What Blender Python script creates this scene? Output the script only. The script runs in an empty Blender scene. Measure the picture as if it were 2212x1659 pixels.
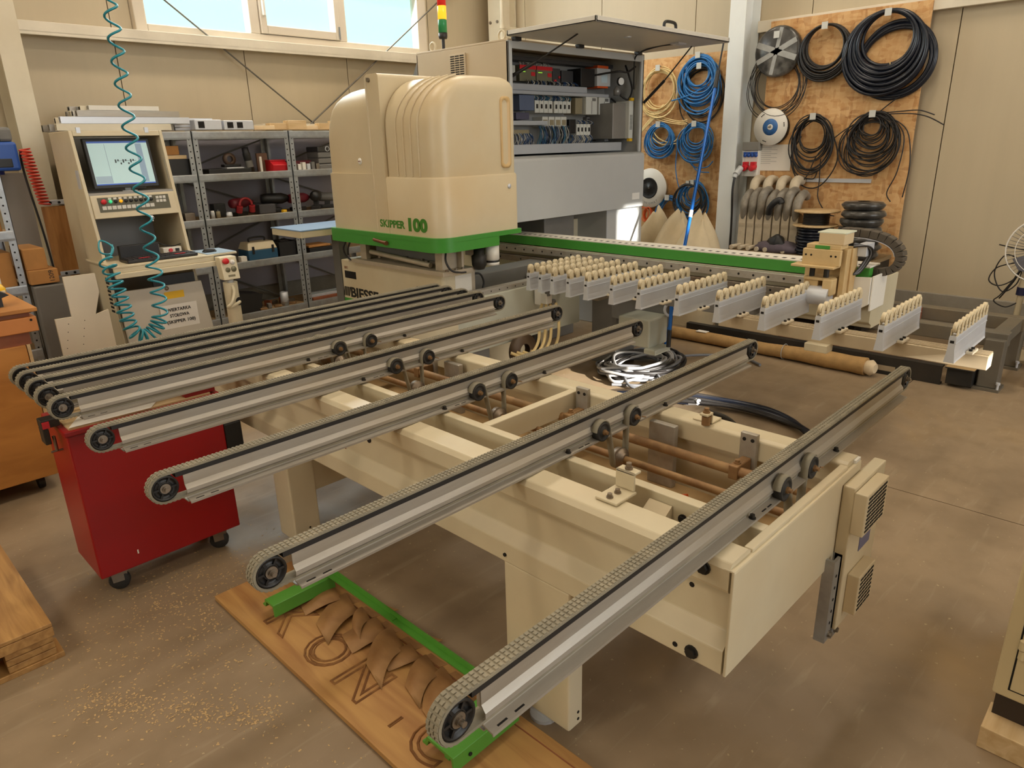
import bpy, math, random
from mathutils import Vector, Matrix
R = math.radians
random.seed(7)
SC = bpy.context.scene
COL = SC.collection

# ------------------------------------------------------------------ camera
cam_d = bpy.data.cameras.new('camera')
cam = bpy.data.objects.new('camera', cam_d)
COL.objects.link(cam)
yaw, pit, rol = R(44.6216), R(-18.8463), R(-1.4572)
cf = Vector((math.cos(yaw)*math.cos(pit), math.sin(yaw)*math.cos(pit), math.sin(pit)))
cr = Vector((math.sin(yaw), -math.cos(yaw), 0))
cu = cr.cross(cf)
cr2 = cr*math.cos(rol) + cu*math.sin(rol)
cu2 = -cr*math.sin(rol) + cu*math.cos(rol)
cam.matrix_world = Matrix(((cr2.x, cu2.x, -cf.x, 0), (cr2.y, cu2.y, -cf.y, 0), (cr2.z, cu2.z, -cf.z, 1.7), (0, 0, 0, 1)))
cam_d.sensor_width = 36
cam_d.lens = 1520.64/2212*36
cam_d.clip_start = 0.02
SC.camera = cam

# ------------------------------------------------------------------ world, lights, exposure
w = bpy.data.worlds.new('sky'); SC.world = w; w.use_nodes = True
bg = w.node_tree.nodes['Background']
bg.inputs['Color'].default_value = (.80, 1, .965, 1)
bg.inputs['Strength'].default_value = 1.7
SC.view_settings.view_transform = 'Standard'
SC.view_settings.look = 'None'
SC.view_settings.gamma = 1
SC.view_settings.use_curve_mapping = False
SC.view_settings.exposure = -0.6

def area(name, loc, target, sx, sy, power, col):
    l = bpy.data.lights.new(name, 'AREA'); l.shape = 'RECTANGLE'; l.size = sx; l.size_y = sy
    l.energy = power; l.color = col
    o = bpy.data.objects.new(name, l); COL.objects.link(o); o.location = loc
    d = Vector(target)-Vector(loc); o.rotation_euler = d.to_track_quat('-Z', 'Y').to_euler()
    return o
WARM = (1, .86, .68); COOL = (.92, .97, 1)
area('daylight_window_back', (4.2, 6.98, 3.4), (4.2, 3.0, 1.4), 3.0, 1.2, 150, COOL)
area('daylight_front', (3.4, -6.8, 2.6), (3.4, 0, 1.3), 5.0, 3.6, 520, COOL)  # daylight from behind the camera; the gate it stands at is made up
area('fill_light_left', (-6.8, 2.6, 3.4), (0, 2.6, 1.2), 5.0, 1.4, 170, (1, .90, .74))  # added fill from the left, set at a made-up window band
for lx in (-2.5, 2.2, 5.4):
    for ly in (-2.2, 2.0, 5.2):
        area('hall_lamp_light', (lx, ly, 5.1), (lx, ly, 0), 1.3, .5, 66, WARM)
sun_d = bpy.data.lights.new('sun', 'SUN'); sun_d.energy = 40; sun_d.angle = R(.6); sun_d.color = (1, .95, .86)
sun = bpy.data.objects.new('sun', sun_d); COL.objects.link(sun)
sun.rotation_euler = Vector((.15, 1, -.25)).to_track_quat('-Z', 'Y').to_euler()

# ------------------------------------------------------------------ materials
def S(h, a=1):
    h = h.lstrip('#')
    c = [int(h[i:i+2], 16)/255 for i in (0, 2, 4)]
    return tuple(x/12.92 if x <= .04045 else ((x+.055)/1.055)**2.4 for x in c)+(a,)
MATS = {}
def M(name, col, rough=.55, metal=0, var=.08, scale=6, bump=0, stretch=(1, 1, 1), dirt=None, dirt_amt=.5, emit=0, spec=.5, detail=4):
    """plain surface with a cloudy tone variation, optional dust/dirt of its own colour"""
    if name in MATS: return MATS[name]
    m = bpy.data.materials.new(name); m.use_nodes = True; MATS[name] = m
    nt = m.node_tree; b = nt.nodes['Principled BSDF']
    b.inputs['Roughness'].default_value = rough; b.inputs['Metallic'].default_value = metal
    b.inputs['Specular IOR Level'].default_value = spec
    c = S(col)
    if var or dirt or bump:
        tc = nt.nodes.new('ShaderNodeTexCoord'); mp = nt.nodes.new('ShaderNodeMapping')
        mp.inputs['Scale'].default_value = stretch
        nt.links.new(tc.outputs['Object'], mp.inputs['Vector'])
        no = nt.nodes.new('ShaderNodeTexNoise'); no.inputs['Scale'].default_value = scale
        no.inputs['Detail'].default_value = detail; no.inputs['Roughness'].default_value = .65
        nt.links.new(mp.outputs['Vector'], no.inputs['Vector'])
        rp = nt.nodes.new('ShaderNodeValToRGB'); rp.color_ramp.elements[0].position = .3; rp.color_ramp.elements[1].position = .72
        rp.color_ramp.elements[0].color = tuple(x*(1-var) for x in c[:3])+(1,)
        rp.color_ramp.elements[1].color = tuple(min(1, x*(1+var)) for x in c[:3])+(1,)
        nt.links.new(no.outputs['Fac'], rp.inputs['Fac'])
        out = rp.outputs['Color']
        if dirt:
            n2 = nt.nodes.new('ShaderNodeTexNoise'); n2.inputs['Scale'].default_value = scale*.45; n2.inputs['Detail'].default_value = 6
            nt.links.new(mp.outputs['Vector'], n2.inputs['Vector'])
            r2 = nt.nodes.new('ShaderNodeValToRGB'); r2.color_ramp.elements[0].position = .45; r2.color_ramp.elements[1].position = .7
            r2.color_ramp.elements[0].color = (0, 0, 0, 1); r2.color_ramp.elements[1].color = (dirt_amt,)*3+(1,)
            nt.links.new(n2.outputs['Fac'], r2.inputs['Fac'])
            mx = nt.nodes.new('ShaderNodeMix'); mx.data_type = 'RGBA'
            nt.links.new(r2.outputs['Color'], mx.inputs['Factor']); nt.links.new(out, mx.inputs[6]); mx.inputs[7].default_value = S(dirt)
            out = mx.outputs[2]
        nt.links.new(out, b.inputs['Base Color'])
        if bump:
            bp = nt.nodes.new('ShaderNodeBump'); bp.inputs['Strength'].default_value = bump; bp.inputs['Distance'].default_value = .01
            nt.links.new(no.outputs['Fac'], bp.inputs['Height']); nt.links.new(bp.outputs['Normal'], b.inputs['Normal'])
    else:
        b.inputs['Base Color'].default_value = c
    if emit:
        b.inputs['Emission Color'].default_value = c; b.inputs['Emission Strength'].default_value = emit
    return m

def wood(name, c1, c2, scale=3, stretch=(1, 12, 12), rough=.6, knots=False):
    if name in MATS: return MATS[name]
    m = bpy.data.materials.new(name); m.use_nodes = True; MATS[name] = m
    nt = m.node_tree; b = nt.nodes['Principled BSDF']; b.inputs['Roughness'].default_value = rough
    tc = nt.nodes.new('ShaderNodeTexCoord'); mp = nt.nodes.new('ShaderNodeMapping'); mp.inputs['Scale'].default_value = stretch
    nt.links.new(tc.outputs['Object'], mp.inputs['Vector'])
    no = nt.nodes.new('ShaderNodeTexNoise'); no.inputs['Scale'].default_value = scale; no.inputs['Detail'].default_value = 7; no.inputs['Distortion'].default_value = .8
    nt.links.new(mp.outputs['Vector'], no.inputs['Vector'])
    rp = nt.nodes.new('ShaderNodeValToRGB'); rp.color_ramp.elements[0].position = .32; rp.color_ramp.elements[1].position = .66
    rp.color_ramp.elements[0].color = S(c2); rp.color_ramp.elements[1].color = S(c1)
    nt.links.new(no.outputs['Fac'], rp.inputs['Fac']); nt.links.new(rp.outputs['Color'], b.inputs['Base Color'])
    bp = nt.nodes.new('ShaderNodeBump'); bp.inputs['Strength'].default_value = .15; bp.inputs['Distance'].default_value = .004
    nt.links.new(no.outputs['Fac'], bp.inputs['Height']); nt.links.new(bp.outputs['Normal'], b.inputs['Normal'])
    return m

def osb(name):
    m = bpy.data.materials.new(name); m.use_nodes = True
    nt = m.node_tree; b = nt.nodes['Principled BSDF']; b.inputs['Roughness'].default_value = .75
    tc = nt.nodes.new('ShaderNodeTexCoord')
    cols = []
    for k, (rz, sc) in enumerate((((.5, 0, 0), (1, 10, 30)), ((-.7, 0, 0), (1, 26, 9)))):
        mp = nt.nodes.new('ShaderNodeMapping'); mp.inputs['Rotation'].default_value = rz; mp.inputs['Scale'].default_value = sc
        nt.links.new(tc.outputs['Object'], mp.inputs['Vector'])
        v = nt.nodes.new('ShaderNodeTexVoronoi'); v.inputs['Scale'].default_value = 1.3
        nt.links.new(mp.outputs['Vector'], v.inputs['Vector'])
        sp = nt.nodes.new('ShaderNodeSeparateColor'); nt.links.new(v.outputs['Color'], sp.inputs['Color'])
        rp = nt.nodes.new('ShaderNodeValToRGB'); els = rp.color_ramp.elements
        els[0].position = 0; els[0].color = S('9C6A3C'); els[1].position = 1; els[1].color = S('D8B07C')
        for p, c in ((.15, 'BE8B54'), (.5, 'CDA06A')): els.new(p).color = S(c)
        nt.links.new(sp.outputs[k], rp.inputs['Fac']); cols.append(rp.outputs['Color'])
    n = nt.nodes.new('ShaderNodeTexNoise'); n.inputs['Scale'].default_value = 14; nt.links.new(tc.outputs['Object'], n.inputs['Vector'])
    mx = nt.nodes.new('ShaderNodeMix'); mx.data_type = 'RGBA'
    nt.links.new(n.outputs['Fac'], mx.inputs['Factor']); nt.links.new(cols[0], mx.inputs[6]); nt.links.new(cols[1], mx.inputs[7])
    nt.links.new(mx.outputs[2], b.inputs['Base Color'])
    return m

def floor_mat():
    m = bpy.data.materials.new('concrete_floor'); m.use_nodes = True
    nt = m.node_tree; b = nt.nodes['Principled BSDF']; b.inputs['Specular IOR Level'].default_value = .4
    tc = nt.nodes.new('ShaderNodeTexCoord')
    def noise(s, d=5, st=(1, 1, 1), rot=0, dist=0):
        mp = nt.nodes.new('ShaderNodeMapping'); mp.inputs['Scale'].default_value = st; mp.inputs['Rotation'].default_value = (0, 0, rot)
        nt.links.new(tc.outputs['Object'], mp.inputs['Vector'])
        n = nt.nodes.new('ShaderNodeTexNoise'); n.inputs['Scale'].default_value = s; n.inputs['Detail'].default_value = d; n.inputs['Distortion'].default_value = dist
        nt.links.new(mp.outputs['Vector'], n.inputs['Vector']); return n.outputs['Fac']
    def ramp(f, a, b_, c0, c1):
        r = nt.nodes.new('ShaderNodeValToRGB'); r.color_ramp.elements[0].position = a; r.color_ramp.elements[1].position = b_
        r.color_ramp.elements[0].color = c0; r.color_ramp.elements[1].color = c1
        nt.links.new(f, r.inputs['Fac']); return r.outputs['Color']
    def mix(f, a, c):
        x = nt.nodes.new('ShaderNodeMix'); x.data_type = 'RGBA'; nt.links.new(f, x.inputs['Factor']); nt.links.new(a, x.inputs[6])
        if isinstance(c, tuple): x.inputs[7].default_value = c
        else: nt.links.new(c, x.inputs[7])
        return x.outputs[2]
    W_ = (1, 1, 1, 1); K = (0, 0, 0, 1)
    base = ramp(noise(1.1, 6), .3, .7, S('84715A'), S('9A8569'))
    base = mix(ramp(noise(9, 7), .45, .75, K, (.35, .35, .35, 1)), base, S('715F46'))
    base = mix(ramp(noise(3, 8, (1, 9, 1), .7, .5), .6, .72, K, (.3, .3, .3, 1)), base, S('AC9C82'))
    base = mix(ramp(noise(.7, 7, (1, 1, 1), 0, 1), .56, .70, K, (.45, .45, .45, 1)), base, S('9C7C48'))
    base = mix(ramp(noise(55, 2), .70, .74, K, (.7, .7, .7, 1)), base, S('BBA984'))
    nt.links.new(base, b.inputs['Base Color'])
    nt.links.new(ramp(noise(4, 5), .3, .7, (.38, .38, .38, 1), (.6, .6, .6, 1)), b.inputs['Roughness'])
    return m

def glass(name, col=(1, 1, 1, 1), mixf=.12):
    m = bpy.data.materials.new(name); m.use_nodes = True; nt = m.node_tree
    b = nt.nodes['Principled BSDF']; b.inputs['Roughness'].default_value = .03; b.inputs['Base Color'].default_value = (.8, .95, .95, 1)
    t = nt.nodes.new('ShaderNodeBsdfTransparent'); t.inputs['Color'].default_value = col
    mx = nt.nodes.new('ShaderNodeMixShader'); mx.inputs['Fac'].default_value = mixf
    nt.links.new(t.outputs[0], mx.inputs[1]); nt.links.new(b.outputs[0], mx.inputs[2])
    nt.links.new(mx.outputs[0], nt.nodes['Material Output'].inputs['Surface'])
    return m

CREAM = M('cream_paint', 'CDC1A4', .42, 0, .05, 4, dirt='BFA67C', dirt_amt=.4)
CREAM2 = M('aged_cream_plastic', 'CABB9C', .38, 0, .04, 3, dirt='C2A371', dirt_amt=.5)
WALLM = M('sandwich_panel_paint', 'B8A98D', .5, 0, .03, 1.2, stretch=(6, 6, .5), bump=.05)
def ribs(m, strength=.12):
    nt = m.node_tree; b = nt.nodes['Principled BSDF']; tc = nt.nodes.new('ShaderNodeTexCoord'); sp = nt.nodes.new('ShaderNodeSeparateXYZ')
    nt.links.new(tc.outputs['Object'], sp.inputs[0]); ad = nt.nodes.new('ShaderNodeMath'); nt.links.new(sp.outputs[0], ad.inputs[0]); nt.links.new(sp.outputs[1], ad.inputs[1])
    mu = nt.nodes.new('ShaderNodeMath'); mu.operation = 'MULTIPLY'; mu.inputs[1].default_value = 2*math.pi/.10; nt.links.new(ad.outputs[0], mu.inputs[0])
    sn = nt.nodes.new('ShaderNodeMath'); sn.operation = 'SINE'; nt.links.new(mu.outputs[0], sn.inputs[0])
    pw = nt.nodes.new('ShaderNodeMath'); pw.operation = 'GREATER_THAN'; pw.inputs[1].default_value = .9; nt.links.new(sn.outputs[0], pw.inputs[0])
    bp = nt.nodes.new('ShaderNodeBump'); bp.inputs['Strength'].default_value = strength; bp.inputs['Distance'].default_value = .004
    nt.links.new(pw.outputs[0], bp.inputs['Height']); nt.links.new(bp.outputs['Normal'], b.inputs['Normal'])
ribs(WALLM)
WHITE = M('white_paint', 'DCD8CE', .45, 0, .04, 5)
GREY = M('light_grey_paint', 'B9BBBA', .4, 0, .03, 3)
GREYD = M('dark_grey_paint', '6E6C68', .55, 0, .1, 4)
ALU = M('brushed_aluminium', 'ABA59B', .46, .5, .08, 5, stretch=(1, 8, 8), dirt='9C8E78', dirt_amt=.5)
ALU2 = M('clean_aluminium', 'CDD0D6', .38, .35, .05, 5)
GALV = M('galvanised_steel', 'A3A6A8', .42, .7, .15, 14, dirt='8F8677', dirt_amt=.4)
STEEL = M('bare_steel', '8E867A', .4, .8, .15, 10, dirt='7B5B3C', dirt_amt=.6)
RUST = M('rusty_steel', '8A6844', .6, .35, .2, 25, dirt='A98A5E', dirt_amt=.7)
BLACK = M('black_plastic', '1B1A1A', .45, 0, .1, 8)
RUBBER = M('black_rubber', '262422', .75, 0, .15, 20, dirt='4A443A', dirt_amt=.4)
BELTM = M('dusty_belt', '857E6C', .8, 0, .12, 30, dirt='A2977F', dirt_amt=.5)
BSTEEL = M('black_steel', '24221F', .55, .3, .2, 6, dirt='4A4034', dirt_amt=.5)
GREEN = M('machine_green', '3F8B33', .4, 0, .05, 4)
RED = M('red_paint', '930B10', .35, 0, .04, 4)
REDP = M('red_plastic', 'C8202A', .4, 0, .05, 5)
ORANGE = M('orange_plastic', 'D2571F', .45, 0, .05, 5)
YELL = M('yellow_plastic', 'E2B21C', .45, 0, .05, 5)
BLUE = M('blue_plastic', '2650A0', .42, 0, .06, 6)
BLUEH = M('blue_hose', '2F77B8', .38, 0, .08, 8)
NAVY = M('navy_black_hose', '151A26', .3, 0, .1, 8)
TEAL = M('teal_hose', '1C8797', .35, 0, .06, 10)
PALEY = M('pale_yellow_hose', 'DDC48A', .4, 0, .05, 8)
CARD = M('cardboard', 'A8763F', .85, 0, .1, 9)
CONC = M('plinth_concrete', '8E877A', .85, 0, .12, 8, bump=.2)
PAPER = M('paper', 'E2DCD2', .8, 0, .02, 3)
LABELW = M('white_label', 'E8E6E0', .6, 0, .02, 3)
DUSTY = M('dusty_off_white', 'BDAF97', .85, 0, .15, 9, dirt='8C7A60', dirt_amt=.6)
SACK = M('sack_cloth', 'C6B594', .9, 0, .08, 6, bump=.3)
BROWN = M('brown_primer', '8A4F32', .6, .1, .12, 8, dirt='A47452', dirt_amt=.4)
GSTEEL = M('grey_steel_frame', '6B6559', .5, .2, .12, 5, dirt='8A7A5E', dirt_amt=.5)
HOLE = M('dark_hole', '15110D', .9, 0, 0)
CABLEG = M('grey_cable', '6F7074', .5, 0, .1, 8)
CABLEK = M('black_cable', '1E1B1A', .5, 0, .1, 8)
OAK = wood('oak_board', 'B58A50', '97693A', 2.2, (9, 1, 9))
PLY = wood('plywood_orange', 'C0833F', 'A96F33', 1.5, (2, 2, 7))
PALLETW = wood('pallet_wood', 'B58A50', '8F6636', 2.5, (12, 1.2, 12))
TIMBER = wood('timber', 'B98246', '95602F', 2.5, (10, 10, 1))
PALEW = wood('pale_wood', 'D2B78C', 'BB9B6C', 2.5, (1, 10, 10))
OSBM = osb('osb_board')
FLOORM = floor_mat()
GLASS = glass('window_glass', (.9, 1, .98, 1), .08)
PLASTICWRAP = M('black_wrap_film', '3A3835', .28, 0, .3, 18, dirt='A09C94', dirt_amt=.5)
TAPE = M('grey_tape', '9C9C98', .35, 0, .1, 20)

# ------------------------------------------------------------------ mesh builder
class MB:
    def __init__(s): s.v = []; s.f = []; s.sm = []
    def add(s, vs, fs, smooth=False):
        o = len(s.v); s.v += [tuple(p) for p in vs]
        for f in fs: s.f.append(tuple(i+o for i in f)); s.sm.append(smooth)
        return s
    def box(s, x0, x1, y0, y1, z0, z1):
        return s.hexa([(x0, y0, z0), (x1, y0, z0), (x1, y1, z0), (x0, y1, z0), (x0, y0, z1), (x1, y0, z1), (x1, y1, z1), (x0, y1, z1)])
    def hexa(s, p):
        return s.add(p, [(3, 2, 1, 0), (4, 5, 6, 7), (0, 1, 5, 4), (1, 2, 6, 5), (2, 3, 7, 6), (3, 0, 4, 7)])
    def cbox(s, c, dx, dy, dz, rz=0, rx=0, ry=0):
        m = Matrix.Rotation(rz, 3, 'Z') @ Matrix.Rotation(ry, 3, 'Y') @ Matrix.Rotation(rx, 3, 'X')
        p = [Vector(c)+m @ Vector((a*dx/2, b*dy/2, e*dz/2)) for e in (-1, 1) for a, b in ((-1, -1), (1, -1), (1, 1), (-1, 1))]
        return s.hexa(p)
    @staticmethod
    def frame(d):
        d = Vector(d).normalized(); a = Vector((0, 0, 1)) if abs(d.z) < .9 else Vector((1, 0, 0))
        u = d.cross(a).normalized(); return d, u, d.cross(u)
    def cyl(s, a, b, r, n=14, r2=None, caps=True):
        a = Vector(a); b = Vector(b); d, u, v = s.frame(b-a); r2 = r if r2 is None else r2
        ring = lambda c, q: [c+(u*math.cos(2*math.pi*i/n)+v*math.sin(2*math.pi*i/n))*q for i in range(n)]
        vs = ring(a, r)+ring(b, r2); fs = [(i, i+n, (i+1) % n+n, (i+1) % n) for i in range(n)]
        s.add(vs, fs, True)
        if caps: s.add(vs, [tuple(range(n)), tuple(range(2*n-1, n-1, -1))])
        return s
    def lathe(s, prof, a, axis, n=20):
        """prof: list of (r, h) along axis from a"""
        d, u, v = s.frame(axis); a = Vector(a); vs = []
        for r, h in prof:
            vs += [a+d*h+(u*math.cos(2*math.pi*i/n)+v*math.sin(2*math.pi*i/n))*r for i in range(n)]
        fs = [(k*n+i, (k+1)*n+i, (k+1)*n+(i+1) % n, k*n+(i+1) % n) for k in range(len(prof)-1) for i in range(n)]
        return s.add(vs, fs, True)
    def tube(s, pts, r, n=8, closed=False, caps=True):
        P = [Vector(p) for p in pts]; m = len(P); vs = []; up = None
        for i in range(m):
            t = (P[(i+1) % m]-P[i-1]) if closed else (P[min(i+1, m-1)]-P[max(i-1, 0)])
            if t.length < 1e-9: t = Vector((0, 0, 1))
            t.normalize()
            if up is None:
                a = Vector((0, 0, 1)) if abs(t.z) < .9 else Vector((1, 0, 0)); up = t.cross(a).normalized()
            else:
                up = (up-t*up.dot(t)); up = up.normalized() if up.length > 1e-6 else t.orthogonal().normalized()
            w_ = t.cross(up); rr = r[i] if isinstance(r, (list, tuple)) else r
            vs += [P[i]+(up*math.cos(2*math.pi*k/n)+w_*math.sin(2*math.pi*k/n))*rr for k in range(n)]
        e = m if closed else m-1
        fs = [(i*n+k, i*n+(k+1) % n, ((i+1) % m)*n+(k+1) % n, ((i+1) % m)*n+k) for i in range(e) for k in range(n)]
        s.add(vs, fs, True)
        if caps and not closed: s.add(vs, [tuple(range(n-1, -1, -1)), tuple(range((m-1)*n, m*n))])
        return s
    def prism(s, poly, axis, a, b, smooth=False):
        """polygon in the two other axes (order x,y,z minus axis), extruded from a to b"""
        def P(p, t): return {'x': (t, p[0], p[1]), 'y': (p[0], t, p[1]), 'z': (p[0], p[1], t)}[axis]
        n = len(poly); vs = [P(p, a) for p in poly]+[P(p, b) for p in poly]
        area2 = sum(poly[i][0]*poly[(i+1) % n][1]-poly[(i+1) % n][0]*poly[i][1] for i in range(n))
        flip = (area2 > 0) != (axis == 'y')
        c0 = tuple(range(n)); c1 = tuple(range(n, 2*n)); sides = [(i, (i+1) % n, (i+1) % n+n, i+n) for i in range(n)]
        if b < a: flip = not flip
        if flip: s.add(vs, [c0[::-1], c1]); s.add(vs, sides, smooth)
        else: s.add(vs, [c0, c1[::-1]]); s.add(vs, [f[::-1] for f in sides], smooth)
        return s
    def loft(s, rings, cap0=True, cap1=True, smooth=True):
        n = len(rings[0]); vs = [p for r in rings for p in r]
        fs = [(k*n+i, k*n+(i+1) % n, (k+1)*n+(i+1) % n, (k+1)*n+i) for k in range(len(rings)-1) for i in range(n)]
        s.add(vs, fs, smooth)
        caps = []
        if cap0: caps.append(tuple(range(n-1, -1, -1)))
        if cap1: caps.append(tuple(range((len(rings)-1)*n, len(rings)*n)))
        if caps: s.add(vs, caps)
        return s
    def ball(s, c, rx, ry=None, rz=None, n=14, m=8, jit=0):
        ry = ry or rx; rz = rz or rx; c = Vector(c); rings = []
        for k in range(1, m):
            t = math.pi*k/m-math.pi/2
            rings.append([c+Vector((rx*math.cos(t)*math.cos(2*math.pi*i/n)*(1+random.uniform(-jit, jit)), ry*math.cos(t)*math.sin(2*math.pi*i/n)*(1+random.uniform(-jit, jit)), rz*math.sin(t))) for i in range(n)])
        return s.loft(rings)
    def build(s, name, mat, parent=None, bevel=0, seg=2, loc=None):
        W0 = WL[parent] if parent is not None else Vector((0, 0, 0))
        L = Vector(loc) if loc is not None else W0
        if parent is None and loc is None:
            xs = [p[0] for p in s.v]; ys = [p[1] for p in s.v]; zs = [p[2] for p in s.v]
            L = Vector(((min(xs)+max(xs))/2, (min(ys)+max(ys))/2, min(zs)))
        me = bpy.data.meshes.new(name)
        me.from_pydata([(p[0]-L.x, p[1]-L.y, p[2]-L.z) for p in s.v], [], s.f)
        me.polygons.foreach_set('use_smooth', s.sm); me.materials.append(mat); me.update()
        o = bpy.data.objects.new(name, me); COL.objects.link(o)
        if parent is not None: o.parent = parent
        o.location = L-W0; WL[o] = L
        if bevel:
            b = o.modifiers.new('bevel', 'BEVEL'); b.width = bevel; b.segments = seg; b.limit_method = 'ANGLE'; b.angle_limit = R(40)
        return o
WL = {}
def tag(o, label, cat, group=None):
    o['label'] = label; o['category'] = cat
    if group: o['group'] = group
    return o
def thing(name, label, cat, loc=(0, 0, 0), group=None):
    o = bpy.data.objects.new(name, None); COL.objects.link(o); o.location = loc; WL[o] = Vector(loc)
    o.empty_display_size = .05
    return tag(o, label, cat, group)
def struct(o): o['kind'] = 'structure'; return o
def copytree(o, d=(0, 0, 0), parent=None, label=None, rz=None):
    c = o.copy(); COL.objects.link(c)
    if parent is not None: c.parent = parent
    c.location = o.location+Vector(d); WL[c] = WL[o]+Vector(d)
    if rz is not None: c.rotation_euler = (0, 0, rz)
    if label: c['label'] = label
    for ch in [x for x in WL if x.parent == o]:
        k = ch.copy(); COL.objects.link(k); k.parent = c; WL[k] = WL[ch]+Vector(d)
        for g in [x for x in WL if x.parent == ch]:
            q = g.copy(); COL.objects.link(q); q.parent = k; WL[q] = WL[g]+Vector(d)
    return c
def text(name, body, size, org, right, up, mat, parent, depth=.002, bold=.0, width=None, outline=0):
    cu = bpy.data.curves.new('tmp', 'FONT'); cu.body = body; cu.size = size; cu.extrude = depth; cu.offset = bold; cu.resolution_u = 4
    if outline: cu.fill_mode = 'NONE'; cu.bevel_depth = outline; cu.extrude = 0; cu.bevel_resolution = 1
    t = bpy.data.objects.new('tmp', cu); COL.objects.link(t)
    dg = bpy.context.evaluated_depsgraph_get(); me = t.evaluated_get(dg).to_mesh()
    vs = [v.co.copy() for v in me.vertices]; fs = [tuple(p.vertices) for p in me.polygons]
    bpy.data.objects.remove(t)
    sx = 1
    if width and vs:
        x0 = min(v.x for v in vs); x1 = max(v.x for v in vs); sx = width/(x1-x0)
    rt = Vector(right); u = Vector(up); nn = rt.cross(u); org = Vector(org)
    mb = MB(); mb.add([org+rt*v.x*sx+u*v.y+nn*v.z for v in vs], fs)
    return mb.build(name, mat, parent)
def arc(cx, cz, r, a0, a1, n):
    return [(cx+r*math.cos(a0+(a1-a0)*i/n), cz+r*math.sin(a0+(a1-a0)*i/n)) for i in range(n+1)]
def spline(pts, n=8):
    P = [Vector(p) for p in pts]; out = []
    for i in range(len(P)-1):
        a = P[max(i-1, 0)]; b = P[i]; c = P[i+1]; d = P[min(i+2, len(P)-1)]
        for k in range(n):
            t = k/n
            out.append(.5*((2*b)+(c-a)*t+(2*a-5*b+4*c-d)*t*t+(3*b-a-3*c+d)*t**3))
    out.append(P[-1]); return out
def one(mb, name, mat, label, cat, group=None, bevel=0, seg=2):
    return tag(mb.build(name, mat, None, bevel, seg), label, cat, group)

# ================================================================== SETTING
XW, YW, ZC = 7.0, 7.1, 5.6
X0, Y0 = -7.0, -7.0
# floor: base with slabs between saw-cut joints
fl = struct(MB().box(X0, XW, Y0, YW, -.2, -.03).build('floor', M('joint_filler', '3B342B', .9, 0, .1, 5)))
jx = [X0, -2.2, 2.92+.0, XW]; jy = [Y0, -2.6, 1.32, 4.55, YW]
jx = [X0, -1.6, 3.62, XW]
g = .003
for i in range(len(jx)-1):
    for j in range(len(jy)-1):
        MB().box(jx[i]+g, jx[i+1]-g, jy[j]+g, jy[j+1]-g, -.03, 0).build('floor_slab', FLOORM, fl, loc=(0, 0, 0))
struct(MB().box(X0, XW, Y0, YW, ZC, ZC+.15).build('ceiling', M('ceiling_sheet', 'CFC8BA', .6, 0, .03, 2)))

def panel(root, axis, a0, a1, z0, z1, ribs=True):
    mb = MB(); gp = .004
    if axis == 'y': mb.box(a0+gp, a1-gp, YW, YW+.06, z0, z1)
    else: mb.box(XW, XW+.06, a0+gp, a1-gp, z0, z1)
    return mb.build('wall_panel', WALLM, root)
wb = struct(MB().box(X0, 2.6, YW+.05, YW+.12, 0, ZC).box(5.85, XW+.1, YW+.05, YW+.12, 0, ZC).box(2.6, 5.85, YW+.05, YW+.12, 0, 2.68).box(2.6, 5.85, YW+.05, YW+.12, 4.15, ZC).build('wall_back', M('panel_seam', '8C7E68', .8, 0, 0)))
sx = [-7, -5.765, -4.595, -3.425, -2.255, -1.085, .085, 1.255, 2.425, 3.595, 4.765, 5.935, 7.06]
for a, b in zip(sx, sx[1:]):
    panel(wb, 'y', a, b, .36, 2.68)
    for c, d in ((a, min(b, 2.6)), (max(a, 5.85), b)):
        if d-c > .02: panel(wb, 'y', c, d, 2.684, ZC)
    c, d = max(a, 2.6), min(b, 5.85)
    if d-c > .02: panel(wb, 'y', c, d, 4.15, ZC)
wr = struct(MB().box(XW+.05, XW+.12, Y0, YW, 0, ZC).build('wall_right', MATS['panel_seam']))
sy = [-6.56, -5.37, -4.18, -2.99, -1.80, -.61, .58, 1.77, 2.98, 4.168, 5.355, 6.527, 7.1]
for a, b in zip(sy, sy[1:]): panel(wr, 'x', a, b, .36, ZC)
struct(MB().box(XW-.03, XW+.1, Y0, YW, 0, .36).build('baseboard_right', CONC, bevel=.006))
struct(MB().box(X0, XW-.03, YW-.03, YW+.1, 0, .36).build('baseboard_back', CONC, bevel=.006))
# the hall goes on behind the camera: plain walls, plus a gate and window band added for the light
struct(MB().box(X0-.1, X0, Y0, YW, 0, 2.6).box(X0-.1, X0, Y0, YW, 4.3, ZC).box(X0-.1, X0, Y0, .1, 2.6, 4.3).box(X0-.1, X0, 5.1, YW, 2.6, 4.3).build('wall_left', WALLM))
fw = MB().box(X0, .9, Y0-.1, Y0, 0, ZC).box(5.9, XW, Y0-.1, Y0, 0, ZC)
for x0_, x1_, z0_, z1_ in ((.9, 5.9, 2.2, 2.32), (.9, 2.0, 2.32, 2.65), (2.9, 5.9, 2.32, 2.65), (.9, 5.9, 2.65, 3.52), (.9, 3.94, 3.52, 3.86), (4.24, 5.9, 3.52, 3.86), (.9, 5.9, 3.86, ZC)): fw.box(x0_, x1_, Y0-.1, Y0, z0_, z1_)  # made-up openings, shaped so the sun lands in patches by the machine
struct(fw.build('wall_front', WALLM))
GATE_SHEET = bpy.data.materials.new('added_gate_sheet'); GATE_SHEET.use_nodes = True
GATE_SHEET.node_tree.nodes['Principled BSDF'].inputs['Base Color'].default_value = S('D8DEE0'); GATE_SHEET.node_tree.nodes['Principled BSDF'].inputs['Roughness'].default_value = .5
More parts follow.
